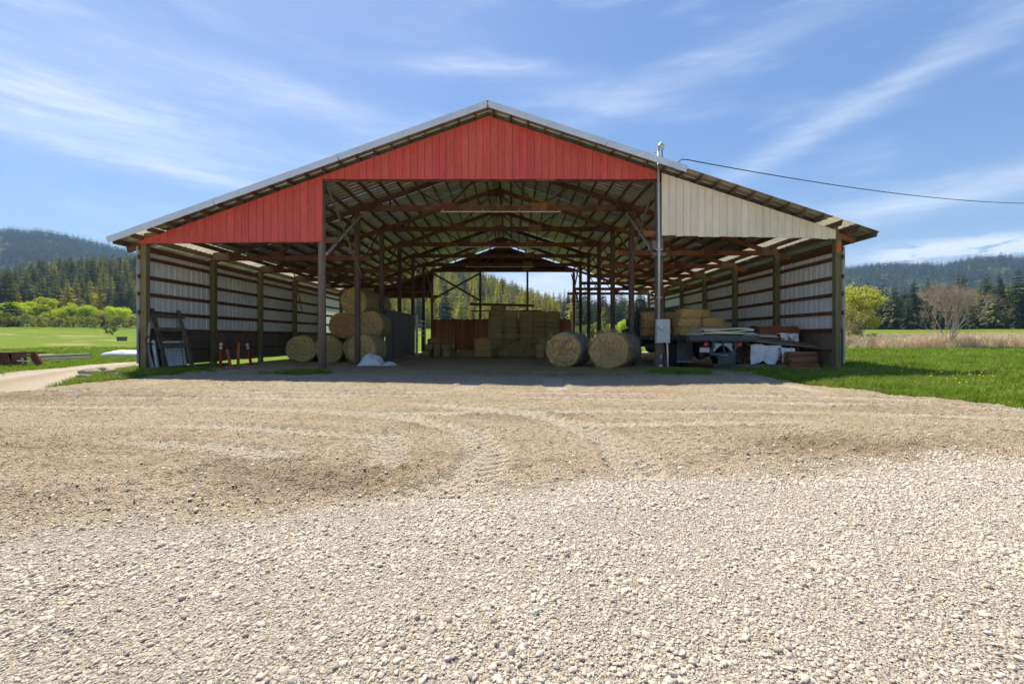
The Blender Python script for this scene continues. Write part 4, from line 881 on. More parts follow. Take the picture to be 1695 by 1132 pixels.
# ------------------------------------------------------------------ flatbed truck in the right bay
TX, TY, TA = 7.78, 16.75, R(4.2)
tk = thing('flatbed_truck', 'dark flatbed truck parked nose-in in the right bay, tail towards the yard', 'truck', (TX, TY, 0), TA)
def tp(name, mb, m, parent=tk, **k): return part(name, mb, m, parent, local=True, **k)
DZ = 1.27; BWd = 2.72; BL = 5.6
dk = tp('deck', MB().box((0, BL/2, DZ-.09), (BWd-.06, BL-.06, .12)), 'truck_grey')
for i in range(13): tp('plank', MB().box((-BWd/2+.06+.2*(i+.5), BL/2, DZ-.014), (.192, BL-.1, .03)), 'grey_lumber', dk)
tp('side_rail', MB().box((-BWd/2, BL/2, DZ-.085), (.07, BL, .17)), 'black_steel', dk); tp('side_rail', MB().box((BWd/2, BL/2, DZ-.085), (.07, BL, .17)), 'black_steel', dk); tp('tail_rail', MB().box((0, 0, DZ-.085), (BWd-.075, .08, .19)), 'truck_grey', dk)
for x in (-1.15, -.3, .6): tp('marker_light', MB().tube([(x, -.042, DZ-.07), (x, -.055, DZ-.07)], .028, 10), 'black_steel', dk)
for i, y in enumerate((.35, .62, 1.5, 2.6, 3.0, 3.4)): tp('marker_light', MB().box((-BWd/2-.04, y, DZ-.10), (.02, .10, .05)), 'amber_lens' if i > 1 else 'red_lens', dk)
for s in (-1, 1): tp('chassis_rail', MB().box((s*.43, BL/2+1.1, .93), (.09, BL+2.4, .24)), 'black_steel')
for y in (.4, 1.2, 2.2, 3.2, 4.2, 5.2): tp('cross_member', MB().box((0, y, DZ-.2), (BWd-.3, .08, .10)), 'black_steel')
hb = tp('headboard', MB().box((0, BL-.04, DZ+.70), (BWd-.08, .08, 1.40)), 'black_steel')
for x in (-1.25, -.62, 0, .62, 1.25): tp('rib', MB().box((x, BL-.10, DZ+.70), (.06, .05, 1.38)), 'black_steel', hb)
tp('hook_frame', MB().tube([(-1.30, BL, DZ+1.4), (-1.30, BL, DZ+1.74), (-.92, BL, DZ+1.74), (-.92, BL, DZ+1.4)], .028, 6), 'black_steel', hb)
tp('sticker', MB().box((-1.0, BL-.14, DZ+1.3), (.16, .01, .045)), 'red_lens', hb)
# tail frame, hitch, plate, lamps
tf = tp('hitch_frame', MB().box((-.42, .06, .90), (.09, .1, .62)).box((.42, .06, .90), (.09, .1, .62)).box((0, .05, .60), (1.02, .12, .09)).box((0, .10, 1.02), (.8, .05, .08)), 'truck_grey')
ar = [(-.36+.72*k/12, .03, .66+.26*math.sin(math.pi*k/12)) for k in range(13)]
tp('hitch_plate', MB().add([(x, y, z) for x, y, z in ar]+[(x, y, .98) for x, y, z in ar], [(i, i+1, i+14, i+13) for i in range(12)]), 'meter_grey', tf)
tp('jack_bar', MB().beam((-.05, -.03, 1.12), (.02, -.03, .62), .05, .06), 'truck_grey', tf); tp('hitch_pin', MB().tube([(-.12, -.04, .55), (.14, -.04, .55)], .02, 8), 'galvanised', tf); tp('shackle', MB().lathe([(.06, -.02), (.06, .02), (.035, .02), (.035, -.02)], 12, 'Y', (-.22, -.03, .50)), 'black_steel', tf)
tp('step_plate', MB().box((.12, .0, .40), (.66, .025, .33)).box((.12, .02, .235), (.68, .07, .02)), 'mud_flap', tf)
for x in (-.66, .62):
    tp('lamp', MB().lathe([(.10, .02), (.105, -.02), (.085, -.045), (.04, -.055)], 16, 'Y', (x, .02, .94)), 'red_lens', smooth=True)
    tp('lamp_bracket', MB().box((x, .06, 1.08), (.05, .03, .22)), 'black_steel')
tp('licence_plate', MB().box((-.70, .03, .75), (.38, .012, .18)), 'plate')
for s in (-1, 1):
    tp('mud_flap', MB().box((s*1.02, .95, .68), (.62, .02, .82)), 'mud_flap'); tp('flap_bar', MB().box((s*1.02, .95, .27), (.64, .035, .025)), 'galvanised')
    for k, xo in enumerate((.80, 1.10)):
        w = tp('wheel', MB().lathe([(.18, -.1), (.28, -.11), (.40, -.13), (.47, -.12), (.495, -.08), (.495, .08), (.47, .12), (.40, .13), (.28, .11), (.18, .1)], 28, 'X', (s*xo, 1.75, .49)), 'rubber', smooth=True)
        tp('rim', MB().lathe([(.10, -.06), (.27, -.105), (.275, .105), (.10, .06)], 20, 'X', (s*xo, 1.75, .49)), 'meter_grey', w)
    w = tp('wheel', MB().lathe([(.18, -.1), (.28, -.11), (.40, -.13), (.47, -.12), (.495, -.08), (.495, .08), (.47, .12), (.40, .13), (.28, .11), (.18, .1)], 28, 'X', (s*.95, BL+1.9, .49)), 'rubber', smooth=True); tp('rim', MB().lathe([(.10, -.06), (.27, -.105), (.275, .105), (.10, .06)], 20, 'X', (s*.95, BL+1.9, .49)), 'meter_grey', w)
tp('axle', MB().tube([(-1.1, 1.75, .49), (1.1, 1.75, .49)], .07, 10).lathe([(.05, -.22), (.16, -.16), (.2, 0), (.16, .16), (.05, .22)], 16, 'Y', (0, 1.75, .49)), 'black_steel')
cb = tp('cab', MB().add([(x, y, z) for x in (-1.05, 1.05) for y, z in ((BL+.15, .75), (BL+.15, 2.45), (BL+.35, 2.55), (BL+1.35, 2.52), (BL+1.7, 1.75), (BL+3.0, 1.6), (BL+3.1, .75))], [(0, 1, 2, 3, 4, 5, 6), (13, 12, 11, 10, 9, 8, 7)]+[(i, i+7, (i+1) % 7+7, (i+1) % 7) for i in range(7)]), 'cab_paint')
tp('rear_window', MB().box((0, BL+.142, 2.1), (1.5, .012, .45)), 'glass', cb); tp('windscreen', MB().beam((0, BL+1.40, 2.46), (0, BL+1.70, 1.82), 1.8, .015, (0, 1, .5)), 'glass', cb)
for s in (-1, 1): tp('side_window', MB().box((s*1.052, BL+.8, 2.05), (.012, .8, .5)), 'glass', cb); tp('mirror', MB().box((s*1.25, BL+1.5, 1.95), (.12, .06, .38)), 'black_steel', cb); tp('tank', MB().lathe([(.05, -.5), (.26, -.48), (.26, .48), (.05, .5)], 16, 'Y', (s*.95, BL-1.4, .75)), 'black_steel')
# straw bales on the deck
def on_truck(x, y, z): c, s = math.cos(TA), math.sin(TA); return (TX+x*c-y*s, TY+x*s+y*c, z)
gr = 'straw bales on the flatbed'
for k, (x, y, z, rz, lb) in enumerate((
    (-.70, 5.05, 0, 0, 'bottom straw bale at the headboard, left'), (-.70, 5.05, 1, 3, 'middle straw bale at the headboard, left'), (-.72, 5.05, 2, -2, 'top straw bale at the headboard, left'), (.35, 5.05, 0, 0, 'bottom straw bale at the headboard, right'), (.38, 5.05, 1, 2, 'middle straw bale at the headboard, right'), (.35, 5.05, 2, -3, 'top straw bale at the headboard, right'),
    (-.62, 4.0, 0, 90, 'bottom straw bale of the shaded second row on the flatbed'), (-.60, 4.05, 1, 84, 'upper straw bale of the shaded second row on the flatbed'), (-.1, 4.1, 0, 90, 'low straw bale between the two flatbed piles'), (-.1, 4.1, 1, 88, 'raised straw bale between the two flatbed piles'),
    (-.10, 2.60, 0, 4, 'bottom straw bale at the left end of the front flatbed pile'), (-.08, 2.62, 1, -5, 'middle straw bale at the left end of the front flatbed pile'), (.0, 2.66, 2, 3, 'top straw bale of the front flatbed pile, left'),
    (.92, 2.55, 0, -3, 'bottom straw bale at the right end of the front flatbed pile'), (.90, 2.58, 1, 5, 'upper straw bale at the right end of the front flatbed pile, a step lower'), (.55, 3.15, 0, 2, 'bottom straw bale in the back of the front flatbed pile'), (.5, 3.15, 1, -2, 'middle straw bale in the back of the front flatbed pile'), (.55, 3.12, 2, 4, 'top straw bale in the back of the front flatbed pile, right'))):
    sq(SBm[k % 4], lb, on_truck(x, y, DZ+.004+z*hz), TA+R(rz), gr, False)
for k, (x, y, w, l, rz, lb) in enumerate(((.22, .62, 2.05, 1.1, 2, 'lowest cream sheet folded on the flatbed tail'), (.25, .60, 1.9, 1.0, -2, 'middle cream sheet folded on the flatbed tail'), (.34, .56, 1.75, .9, 3, 'top cream sheet folded on the flatbed tail'))):
    def fn(u, v, w=w, l=l, k=k):
        return ((u-.5)*w+.05*math.sin(v*5+k), (v-.5)*l, .05+.035*math.sin(u*6+k*2)*math.sin(v*4+k)+(-.06 if (u < .04 and k == 0) else 0)+.02*abs(u-.5))
    o = cloth('cream_sheet', fn, 26, 14, 'cream_sheet', .045); at(o, on_truck(x, y, DZ+.015+k*.075), TA+R(rz)); tag(o, lb, 'sheet', 'cream sheets on the flatbed')

# ------------------------------------------------------------------ lumber pile by the right wall
def board_stack(name, label, loc, rz, L_, w, h, nw, nh, m, cat='lumber', jit=.12):
    t = thing(name, label, cat, loc, rz); rd = random.Random(label)
    for j in range(nh):
        for i in range(nw):
            ll = L_*rd.uniform(1-jit, 1); part('board', MB().box((rd.uniform(-.06, .06), (i-(nw-1)/2)*(w+.012), (j+.5)*(h+.004)), (ll, w*rd.uniform(.9, 1), h), (0, rd.uniform(-.008, .008), rd.uniform(-.02, .02))), m, t, local=True)
    return t
board_stack('lumber_stack', 'orange-brown board stack at floor level beside the right corner post', (10.62, 17.0, 0), R(4), 1.15, .20, .045, 4, 14, 'lumber')
board_stack('lumber_stack', 'brown board stack half hidden under the white tarp', (9.55, 17.75, 0), R(-3), 1.1, .2, .05, 4, 16, 'lumber')
board_stack('lumber_stack', 'red-brown board stack highest in the pile, against the steel wall', (10.55, 18.35, 0), R(2), 1.7, .22, .06, 3, 26, 'rust_wood')
board_stack('lumber_stack', 'dark board stack between the truck and the tarp', (9.62, 19.1, 0), R(6), 1.3, .2, .05, 4, 22, 'truss_wood')
tag(part('beam', MB().box((0, 0, .11), (2.6, .2, .2)), 'grey_lumber', None, True), 'thick dark timber on the ground in front of the tarp', 'timber').location = (8.95, 17.05, 0)
bpy.data.objects['beam'].rotation_euler = (0, 0, R(-14))
for k, (x, y, z, rz, ry, L_, w, m, lb) in enumerate(((10.0, 17.15, .98, -4, 6, 2.9, .22, 'grey_lumber', 'long grey board lying lowest across the tarped pile'), (9.9, 17.3, 1.05, -1, 5, 3.1, .20, 'grey_lumber', 'long grey board lying across the tarped pile, second from the bottom'), (10.05, 17.5, 1.10, 2, 4, 2.7, .24, 'grey_lumber', 'pale board across the pile running to the corner post'),
        (9.75, 17.7, 1.17, 1, 2, 2.3, .22, 'lumber', 'brown board across the pile just below the white panel'), (9.75, 17.85, 1.23, -2, 2, 2.2, .26, 'lumber', 'orange board across the pile under the white panel'))):
    o = tag(part('loose_board', MB().box((0, 0, 0), (L_, w, .035)), m, None, True), lb, 'board', 'boards across the lumber pile'); o.location = (x, y, z); o.rotation_euler = (R(4), R(ry), R(rz))
o = tag(part('white_sheet_board', MB().box((0, 0, 0), (1.35, .45, .03)), 'white_paint', None, True), 'white panel lying on top of the boards in the lumber pile', 'board'); o.location = (9.72, 17.95, 1.30); o.rotation_euler = (R(14), R(2), R(1))
def drape(x0, x1, y, zt, zb, back, fold, seed):
    def fn(u, v):
        x = x0+(x1-x0)*u; c = float(fbm(np.array(u*7+seed), np.array(v*5), 4, seed)); w = .05*math.sin(u*13+seed+2.5*v)*v+.05*c
        bot = zb+.10*math.sin(u*9+seed)+.10*float(fbm(np.array(u*5.), np.array(.3), 3, seed))
        if v < .28: return (x, y+back*(1-v/.28)+w*.2, zt+.05*c+.02*math.sin(u*7))
        t = (v-.28)/.72; return (x+fold*t*math.sin(u*6), y-.04-.07*t+w, zt-(zt-bot)*t**1.05+.02*c)
    return fn
o = cloth('white_tarp', drape(8.98, 10.15, 17.18, .93, .24, .5, .05, 5), 60, 44, 'tarp'); tag(o, 'large white tarp draped over the middle of the lumber pile', 'tarp')
o = cloth('white_tarp', drape(10.02, 10.52, 16.98, .80, .12, .4, -.08, 9), 34, 40, 'tarp'); tag(o, 'narrow white tarp corner hanging to the ground in front of the lumber', 'tarp')
o = cloth('white_tarp', drape(10.45, 11.15, 17.75, 1.36, .98, .4, .1, 13), 34, 34, 'tarp'); tag(o, 'white cloth slumped over the right end of the lumber pile', 'tarp')

# ------------------------------------------------------------------ things along the left wall
t = thing('pipe_gate', 'dark steel pipe gate with wire mesh leaning by the left front post', 'gate', (-12.6, 17.3, 0)); gx = -12.62
def gp(y, z): return (gx+(z-.1)*-.12, y, z)
part('frame', MB().tube([gp(15.85, .12), gp(15.83, 1.15), gp(15.95, 1.24), gp(18.85, 1.28), gp(18.98, 1.18), gp(19.0, .12), gp(15.85, .12)], .026, 8), 'black_steel', t)
part('rail', MB().tube([gp(15.85, .98), gp(18.98, .98)], .022, 8), 'black_steel', t); part('upright', MB().tube([gp(17.5, .12), gp(17.5, 1.26)], .018, 8), 'black_steel', t)
for k in range(8): part('wire', MB().tube([gp(15.9, .2+k*.1), gp(18.95, .2+k*.1)], .005, 4), 'black_steel', t)
for k in range(20): part('wire', MB().tube([gp(16.0+k*.15, .12), gp(16.0+k*.15, .98)], .005, 4), 'black_steel', t)
t = thing('timber_rack', 'weathered ladder-like timber rack leaning on the left wall', 'rack', (-12.5, 17, 0))
for y, m in ((16.32, 'column_wood'), (17.62, 'grey_wood')): part('upright', MB().beam((-12.45, y+.12, .02), (-12.92, y, 2.25), .16, .05, (1, 0, .2)), m, t)
for z in (.9, 1.5, 2.0): part('crosspiece', MB().beam((-12.44-.21*(z-.05), 16.25, z), (-12.44-.21*(z-.05), 17.85, z), .04, .14), 'grey_wood', t)
o = tag(part('white_sheet_board', MB().box((0, 0, .5), (.02, 1.2, 1.0)), 'white_paint', None, True), 'white panel standing behind the pipe gate', 'board'); o.location = (-12.62, 17.05, .08); o.rotation_euler = (0, R(-8), 0)
tag(part('roofing_strip', MB().tube([(-12.55, 16.12, .02), (-12.78, 16.2, 1.1)], .07, 10), 'galvanised', None), 'bent grey metal strip leaning behind the pipe gate', 'metal strip')
tag(part('birch_pole', MB().tube([(-12.58, 15.98, .0), (-12.82, 16.02, .8), (-12.95+.13, 16.1, 1.75)], [.06, .05, .035], 8), 'pale_bark', None), 'pale speckled pole leaning by the left front post', 'pole')
tag(part('ground_beam', MB().beam((-12.3, 15.9, .06), (-12.2, 19.6, .06), .16, .14), 'grey_wood', None), 'long low timber on the ground along the left wall', 'timber')
def marker(name, label, px, pyb, h, lean, m, bands, group='coloured marker posts by the left wall'):
    p = G(px, pyb); t = thing(name, label, 'marker post', (p.x, p.y, 0), 0, group); a = Vector((0, 0, -.02)); b = Vector((lean*h, .05, h))
    part('shaft', MB().tube([a, a.lerp(b, .9), b], [.058, .055, .03], 10), m, t, local=True)
    for k in bands: part('band', MB().tube([a.lerp(b, k), a.lerp(b, k+.08)], .061, 10), 'band_white', t, local=True)
    return t
marker('marker_post', 'upright red marker post with white bands, leftmost by the wall', 365, 609.5, 1.12, -.01, 'red_plastic', (.68, .80)); marker('marker_post', 'short orange marker post leaning left', 382, 608, .75, -.25, 'orange_paint', ())
marker('marker_post', 'plain upright orange marker post', 394, 607, 1.0, 0, 'orange_paint', ()); marker('marker_post', 'leaning red marker post with white bands, nearest the hay bales', 416, 604.5, 1.08, -.22, 'red_plastic', (.78, .66))

# ------------------------------------------------------------------ left meadow: rusty frame, timbers, wrapped bale
t = thing('rusty_implement', 'rusty steel implement frame lying in the grass by the track', 'farm implement', (-20.2, 18.9, 0))
def rp(px, py, Y=18.8): return P(px, py, Y)
part('leg', MB().beam(rp(15, 607), rp(14, 585.5), .30, .08, (0, 1, 0)), 'rust_steel', t); part('leg', MB().beam(rp(27, 606), rp(20, 585), .22, .08, (0, 1, 0)), 'rust_steel', t); part('leg', MB().beam(rp(66, 603, 18.9), rp(55, 585, 18.9), .24, .08, (0, 1, 0)), 'rust_steel', t); part('leg', MB().beam(rp(60, 602, 19.4), rp(52, 586, 19.4), .12, .08, (0, 1, 0)), 'rust_steel', t)
part('top_bar', MB().beam(rp(-30, 586), rp(58, 583.5), .12, .06), 'rust_steel', t); part('rear_bar', MB().beam(rp(-30, 587, 19.6), rp(75, 583.5, 19.6), .08, .05), 'rust_steel', t); part('lower_bar', MB().beam(rp(20, 588.5), rp(54, 588), .06, .07), 'grey_wood', t)
part('box', MB().box((-21.6, 19.3, .32), (1.3, .7, .55)), 'rust_steel', t)
part('tie_rod', MB().tube([rp(26, 597), rp(56, 599)], .025, 6).tube([rp(36, 592), rp(38, 602)], .04, 6), 'old_timber', t)
for a, b, Y, w, h, lb in (((60, 596), (148, 586.5), 24.0, .3, .3, 'thick weathered timber, upper of the pair in the grass'), ((55, 602), (152, 592.5), 23.0, .2, .16, 'thin pale timber, lower of the pair in the grass'), ((40, 591), (88, 587), 26.5, .3, .18, 'short weathered timber behind the rusty frame')):
    p, q = P(*a, Y), P(*b, Y+3.2); p.z = h/2+ground_z(p.x, p.y); q.z = h/2+ground_z(q.x, q.y)
    tag(part('timber', MB().beam(p, q, w, h), 'old_timber', None), lb, 'timber', 'weathered timbers beside the track')
def wrap(u, v):
    a = u*2*math.pi; r = v; return (-24.6+1.5*r*math.cos(a), 29.0+.9*r*math.sin(a), -.05+.45*math.sqrt(max(0, 1-r**2.4))+.04*float(fbm(np.array(u*8), np.array(v*4), 3, 5)))
tag(cloth('silage_sheet', wrap, 40, 14, 'grey_wrap', .02), 'low heap under a pale grey plastic sheet beyond the track', 'covered heap')
t = thing('wooden_crate', 'small grey wooden box far out in the left meadow', 'crate', (-72, 84, ground_z(-72, 84))); z0 = ground_z(-72, 84)
part('wall', MB().box((-72, 84, z0+.35), (1.2, .9, .7)), 'grey_wood', t); part('roof', MB().box((-72, 84, z0+.74), (1.35, 1.05, .08)), 'grey_wood', t)
# ------------------------------------------------------------------ vegetation
def rvec(rd): return Vector((rd.gauss(0, 1), rd.gauss(0, 1), rd.gauss(0, 1))).normalized()
def conifer_mesh(seed, needles, h=22, wid=.20, levels=30, low=.06, trunk=True, spr=3, dens=1.0, pw=.72):
    rd = random.Random(seed); mb = MB()
    if trunk: mb.tube([(0, 0, -1.0), (0, 0, h*.5), (0, 0, h*.98)], [h*.012, h*.008, .03], 5, cap=False); mb.m = [1]*len(mb.f)
    for k in range(levels):
        t = (k+rd.uniform(0, .7))/levels; z = h*(low+(.985-low)*t); L0 = h*wid*((1-t)**pw)*rd.uniform(.62, 1.12)+h*.014
        nb = max(5, int((10-4*t)*dens))
        for j in range(nb):
            if rd.random() < .12: continue
            a = 2*math.pi*(j+rd.random()*.8)/nb+k; L_ = L0*rd.uniform(.65, 1.1); d = Vector((math.cos(a), math.sin(a), 0)); up = .18-.42*(1-t)+rd.uniform(-.1, .1); s = Vector((-d.y, d.x, 0))
            p0 = Vector((0, 0, z)); 
            for q in range(spr):
                f0, f1 = q/spr, (q+1.25)/spr; w = L_*.30*(1-.55*f0)*rd.uniform(.8, 1.2)
                a0 = p0+d*L_*f0+Vector((0, 0, up*L_*f0-.12*L_*f0*f0)); a1 = p0+d*L_*min(f1, 1.08)+Vector((0, 0, up*L_*f1-.12*L_*f1*f1-w*.3)); s2 = s*w+Vector((0, 0, rd.uniform(-.35, .1)*w))
                mb.add([a0-s*.12*w, a1-s2*.8-d*w*.1, a1+d*w*.35, a1+s2*.8-d*w*.1], [(0, 1, 2, 3)], 0)
                mb.add([a0, a0.lerp(a1, .8)+Vector((0, 0, -w*.75)), a1+d*w*.2], [(0, 1, 2)], 0)
    return mb.mesh('conifer', [needles, 'bark'])
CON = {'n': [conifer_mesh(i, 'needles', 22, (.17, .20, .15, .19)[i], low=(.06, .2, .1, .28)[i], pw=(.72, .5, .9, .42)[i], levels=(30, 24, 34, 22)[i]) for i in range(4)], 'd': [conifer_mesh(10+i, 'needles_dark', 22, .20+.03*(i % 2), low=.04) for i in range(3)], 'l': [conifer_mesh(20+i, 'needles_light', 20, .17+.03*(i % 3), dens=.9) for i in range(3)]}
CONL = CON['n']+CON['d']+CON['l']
FARC = [conifer_mesh(40+i, 'needles_far', 22, .19, levels=9, trunk=False, spr=1, dens=.8) for i in range(3)]
CONC = protos('conifer_shape', CONL); FARCC = protos('far_conifer_shape', FARC)
def build_forest():
    T = []
    def zone(px0, px1, r0, r1, n, w, md, hs=(.75, 1.25), tag_=''):
        a0, a1 = math.atan((px0-CX)/F), math.atan((px1-CX)/F); th = rng.uniform(a0, a1, n*3); r = np.sqrt(rng.uniform(r0*r0, r1*r1, n*3)); x = r*np.sin(th); y = r*np.cos(th)
        cell = {}; c = 0
        for X, Y in zip(x, y):
            k = (int(X//md), int(Y//md)); 
            if any(math.hypot(X-q[0], Y-q[1]) < md for i in (-1, 0, 1) for j in (-1, 0, 1) for q in cell.get((k[0]+i, k[1]+j), ())): continue
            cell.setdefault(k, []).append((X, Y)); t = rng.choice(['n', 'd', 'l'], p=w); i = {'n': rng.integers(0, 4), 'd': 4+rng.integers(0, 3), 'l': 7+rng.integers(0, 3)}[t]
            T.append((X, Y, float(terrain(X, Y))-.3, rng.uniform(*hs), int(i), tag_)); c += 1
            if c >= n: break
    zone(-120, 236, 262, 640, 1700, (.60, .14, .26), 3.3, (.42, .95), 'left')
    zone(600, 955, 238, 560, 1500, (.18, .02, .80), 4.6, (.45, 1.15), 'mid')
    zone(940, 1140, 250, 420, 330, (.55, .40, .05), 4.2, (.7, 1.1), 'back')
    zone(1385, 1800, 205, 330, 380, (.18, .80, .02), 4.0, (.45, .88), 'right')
    app = np.array([t[3]*22/math.hypot(t[0], t[1])*(1 if t[5] != 'mid' else .9) for t in T]); order = np.argsort(-app); pick = set(order[:290].tolist())
    LB = {'left': 'grey-green conifer on the wooded slope left of the barn', 'mid': 'sunlit conifer on the hillside seen through the barn', 'back': 'green conifer in the row seen between the right inner posts', 'right': 'dark conifer in the tree line right of the barn'}
    GRP = {'left': 'conifers on the left slope', 'mid': 'conifers behind the barn', 'back': 'conifers between the right inner posts', 'right': 'dark conifers on the right'}
    for i in pick:
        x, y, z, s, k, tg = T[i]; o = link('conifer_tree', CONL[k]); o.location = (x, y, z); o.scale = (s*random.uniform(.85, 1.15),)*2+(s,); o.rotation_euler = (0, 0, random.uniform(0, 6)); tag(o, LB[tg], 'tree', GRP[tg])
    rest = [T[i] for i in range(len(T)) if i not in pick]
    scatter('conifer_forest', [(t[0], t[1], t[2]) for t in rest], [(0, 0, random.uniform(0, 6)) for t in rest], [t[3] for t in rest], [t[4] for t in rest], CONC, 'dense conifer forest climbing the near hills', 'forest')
    # far wooded hills
    P_ = []
    for px0, px1, n in ((-200, 300, 6500), (1230, 1900, 9500), (880, 1230, 1200)):
        th = rng.uniform(math.atan((px0-CX)/F), math.atan((px1-CX)/F), n*2); r = np.sqrt(rng.uniform(760**2, 2350**2, n*2)); x, y = r*np.sin(th), r*np.cos(th)
        dn = ss(-.32, .12, fbm(x/170, y/170, 3, 33)+.75*ss(1300, 1900, r)-.1); k = rng.random(len(x)) < dn; P_.append(np.stack([x[k], y[k]], 1)[:n])
    p = np.concatenate(P_); z = terrain(p[:, 0], p[:, 1])-.5; n = len(p)
    scatter('far_forest', np.column_stack([p, z]), np.column_stack([np.zeros((n, 2)), rng.uniform(0, 6, n)]), rng.uniform(.75, 1.35, n)*np.interp(np.hypot(*p.T), [700, 2300], [1.0, 1.25]), rng.integers(0, 3, n), FARCC, 'far dark conifer forest covering the distant hills', 'forest')
build_forest()
o = link('conifer_tree', CON['d'][0]); o.location = (-217, 190, float(terrain(-217, 190))-.3); q = P(18, 545, 150); o.location = (q.x, 150, float(terrain(q.x, 150))-.3); o.scale = (.72, .72, .62); tag(o, 'dark lone conifer standing in front of the left wood, beside the bright willows', 'tree')

def leaf_cloud(seed, blobs, n, size, m, name='crown', droop=0):
    rd = random.Random(seed); mb = MB(); w = [b[3]**2 for b in blobs]
    for _ in range(n):
        c = rd.choices(blobs, w)[0]; v = rvec(rd); r = c[3]*(rd.random()**.35)*rd.uniform(.85, 1.12); p = Vector(c[:3])+Vector((v.x*r, v.y*r, v.z*r*.9))
        u = rvec(rd); s = size*rd.uniform(.6, 1.4); a = u.orthogonal().normalized()*s; b = u.cross(a).normalized()*s*.6
        if droop: a = (a*.5+Vector((0, 0, -s))*droop)
        mb.add([p-a, p-b*.8, p+a, p+b*.8], [(0, 1, 2, 3)])
    return mb.mesh(name, m)
def limb_mesh(seed, h, r0, blobs, m):
    rd = random.Random(seed); mb = MB(); f = Vector((0, 0, h*.28)); mb.tube([(0, 0, -.3), f*.5+Vector((rd.uniform(-.1, .1), 0, 0)), f], [r0, r0*.8, r0*.65], 8, cap=False)
    for b in blobs: e = Vector(b[:3]); mid = f.lerp(e, .5)+Vector((0, 0, h*.05)); mb.tube([f*.9, mid, e], [r0*.5, r0*.3, r0*.08], 5, cap=False)
    return mb.mesh('trunk', m, True)
def broad_kind(seed, h, w, nb, n, size, leaf, bark):
    z0 = .30 if h > 5 else .10
    rd = random.Random(seed); bl = []
    for _ in range(nb):
        a = rd.uniform(0, 6.28); q = rd.random()**.6; zz = rd.uniform(z0, .92); k = math.sqrt(max(.05, 1-((zz-.55)/.5)**2)); bl.append((math.cos(a)*q*w*.42*k, math.sin(a)*q*w*.42*k, h*zz, h*rd.uniform(.10, .19)))
    return limb_mesh(seed, h, h*.022, bl, bark), leaf_cloud(seed+1, bl, n, size, leaf)
def plant_tree(kind, name, label, cat, x, y, s, rz, group=None, z=None):
    t = thing(name, label, cat, (x, y, ground_z(x, y) if z is None else z), rz, group); t.scale = (s, s, s) if not isinstance(s, tuple) else s
    link('trunk', kind[0], t, True); link('crown', kind[1], t, True); return t
WIL = [broad_kind(100+i, 12, 12, 26, 5200, .30, 'leaf_bright', 'bark') for i in range(3)]
SHR = [broad_kind(120+i, 4, 6.5, 20, 1700, .20, 'leaf_shrub', 'pale_bark') for i in range(3)]
PALE = broad_kind(140, 7, 4, 18, 900, .16, 'leaf_shrub', 'pale_bark')
gr = 'bright willows along the left field edge'
for k, (px, Yd, sx, sz, lb) in enumerate(((38, 188, 1.15, .98, 'yellow-green willow at the left end of the willow row'), (74, 192, 1.1, 1.08, 'tall yellow-green willow second from the left in the row'), (96, 186, 1.0, 1.0, 'yellow-green willow third from the left in the row'), (121, 190, .95, .86, 'yellow-green willow in the middle of the row'), (145, 186, .9, .82, 'thin willow just right of the middle of the row'), (168, 192, 1.05, .92, 'yellow-green willow third from the right end'), (188, 184, .95, .88, 'yellow-green willow second from the right end'), (203, 188, .8, .8, 'small willow at the right end of the row'))):
    Yd = (Yd+44)*math.cos(math.atan((px-CX)/F)); x = (px-CX)*Yd/F; plant_tree(WIL[k % 3], 'willow_tree', lb, 'tree', x, Yd, (sx*.9, sx*.9, sz*.76), k*1.3, gr)
x = (170-CX)*160/F; plant_tree(PALE, 'bare_alder', 'thin greyish half-bare tree in front of the willow row', 'tree', x, 160, 1.0, 2)
gr = 'low shrubs along the left field edge'
for k, px in enumerate((4, 26, 45, 62, 80, 98, 116, 133, 150, 166, 182, 198, 213, 226)):
    Yd = (214+6*math.sin(k*2.1))*math.cos(math.atan((px-CX)/F)); x = (px-CX)*Yd/F; plant_tree(SHR[k % 3], 'shrub', 'olive shrub, %s from the left at the foot of the willow row' % (ORD[k] if k < 12 else ('thirteenth', 'fourteenth')[k-12]), 'shrub', x, Yd, random.uniform(.75, 1.2), k, gr)
x = (183-CX)*118/F; plant_tree(SHR[1], 'shrub', 'round lone shrub in the middle of the left field', 'shrub', x, 118, .62, 1)
gr = 'shrubs behind the right inner posts'
for k, (px, Yd, s, lb) in enumerate(((982, 120, .95, 'pale rounded shrub seen between the inner posts, left'), (997, 140, 1.2, 'grey-green shrub seen between the inner posts, middle'), (1023, 135, 1.15, 'brownish shrub seen between the inner posts, right'), (1034, 118, 1.2, 'yellow shrub seen beside the truck headboard'), (965, 150, .9, 'low shrub seen beyond the back-right post'))):
    x = (px-CX)*Yd/F; plant_tree(SHR[k % 3] if k != 3 else WIL[0], 'shrub', lb, 'shrub', x, Yd, s if k != 3 else .42, k, gr)

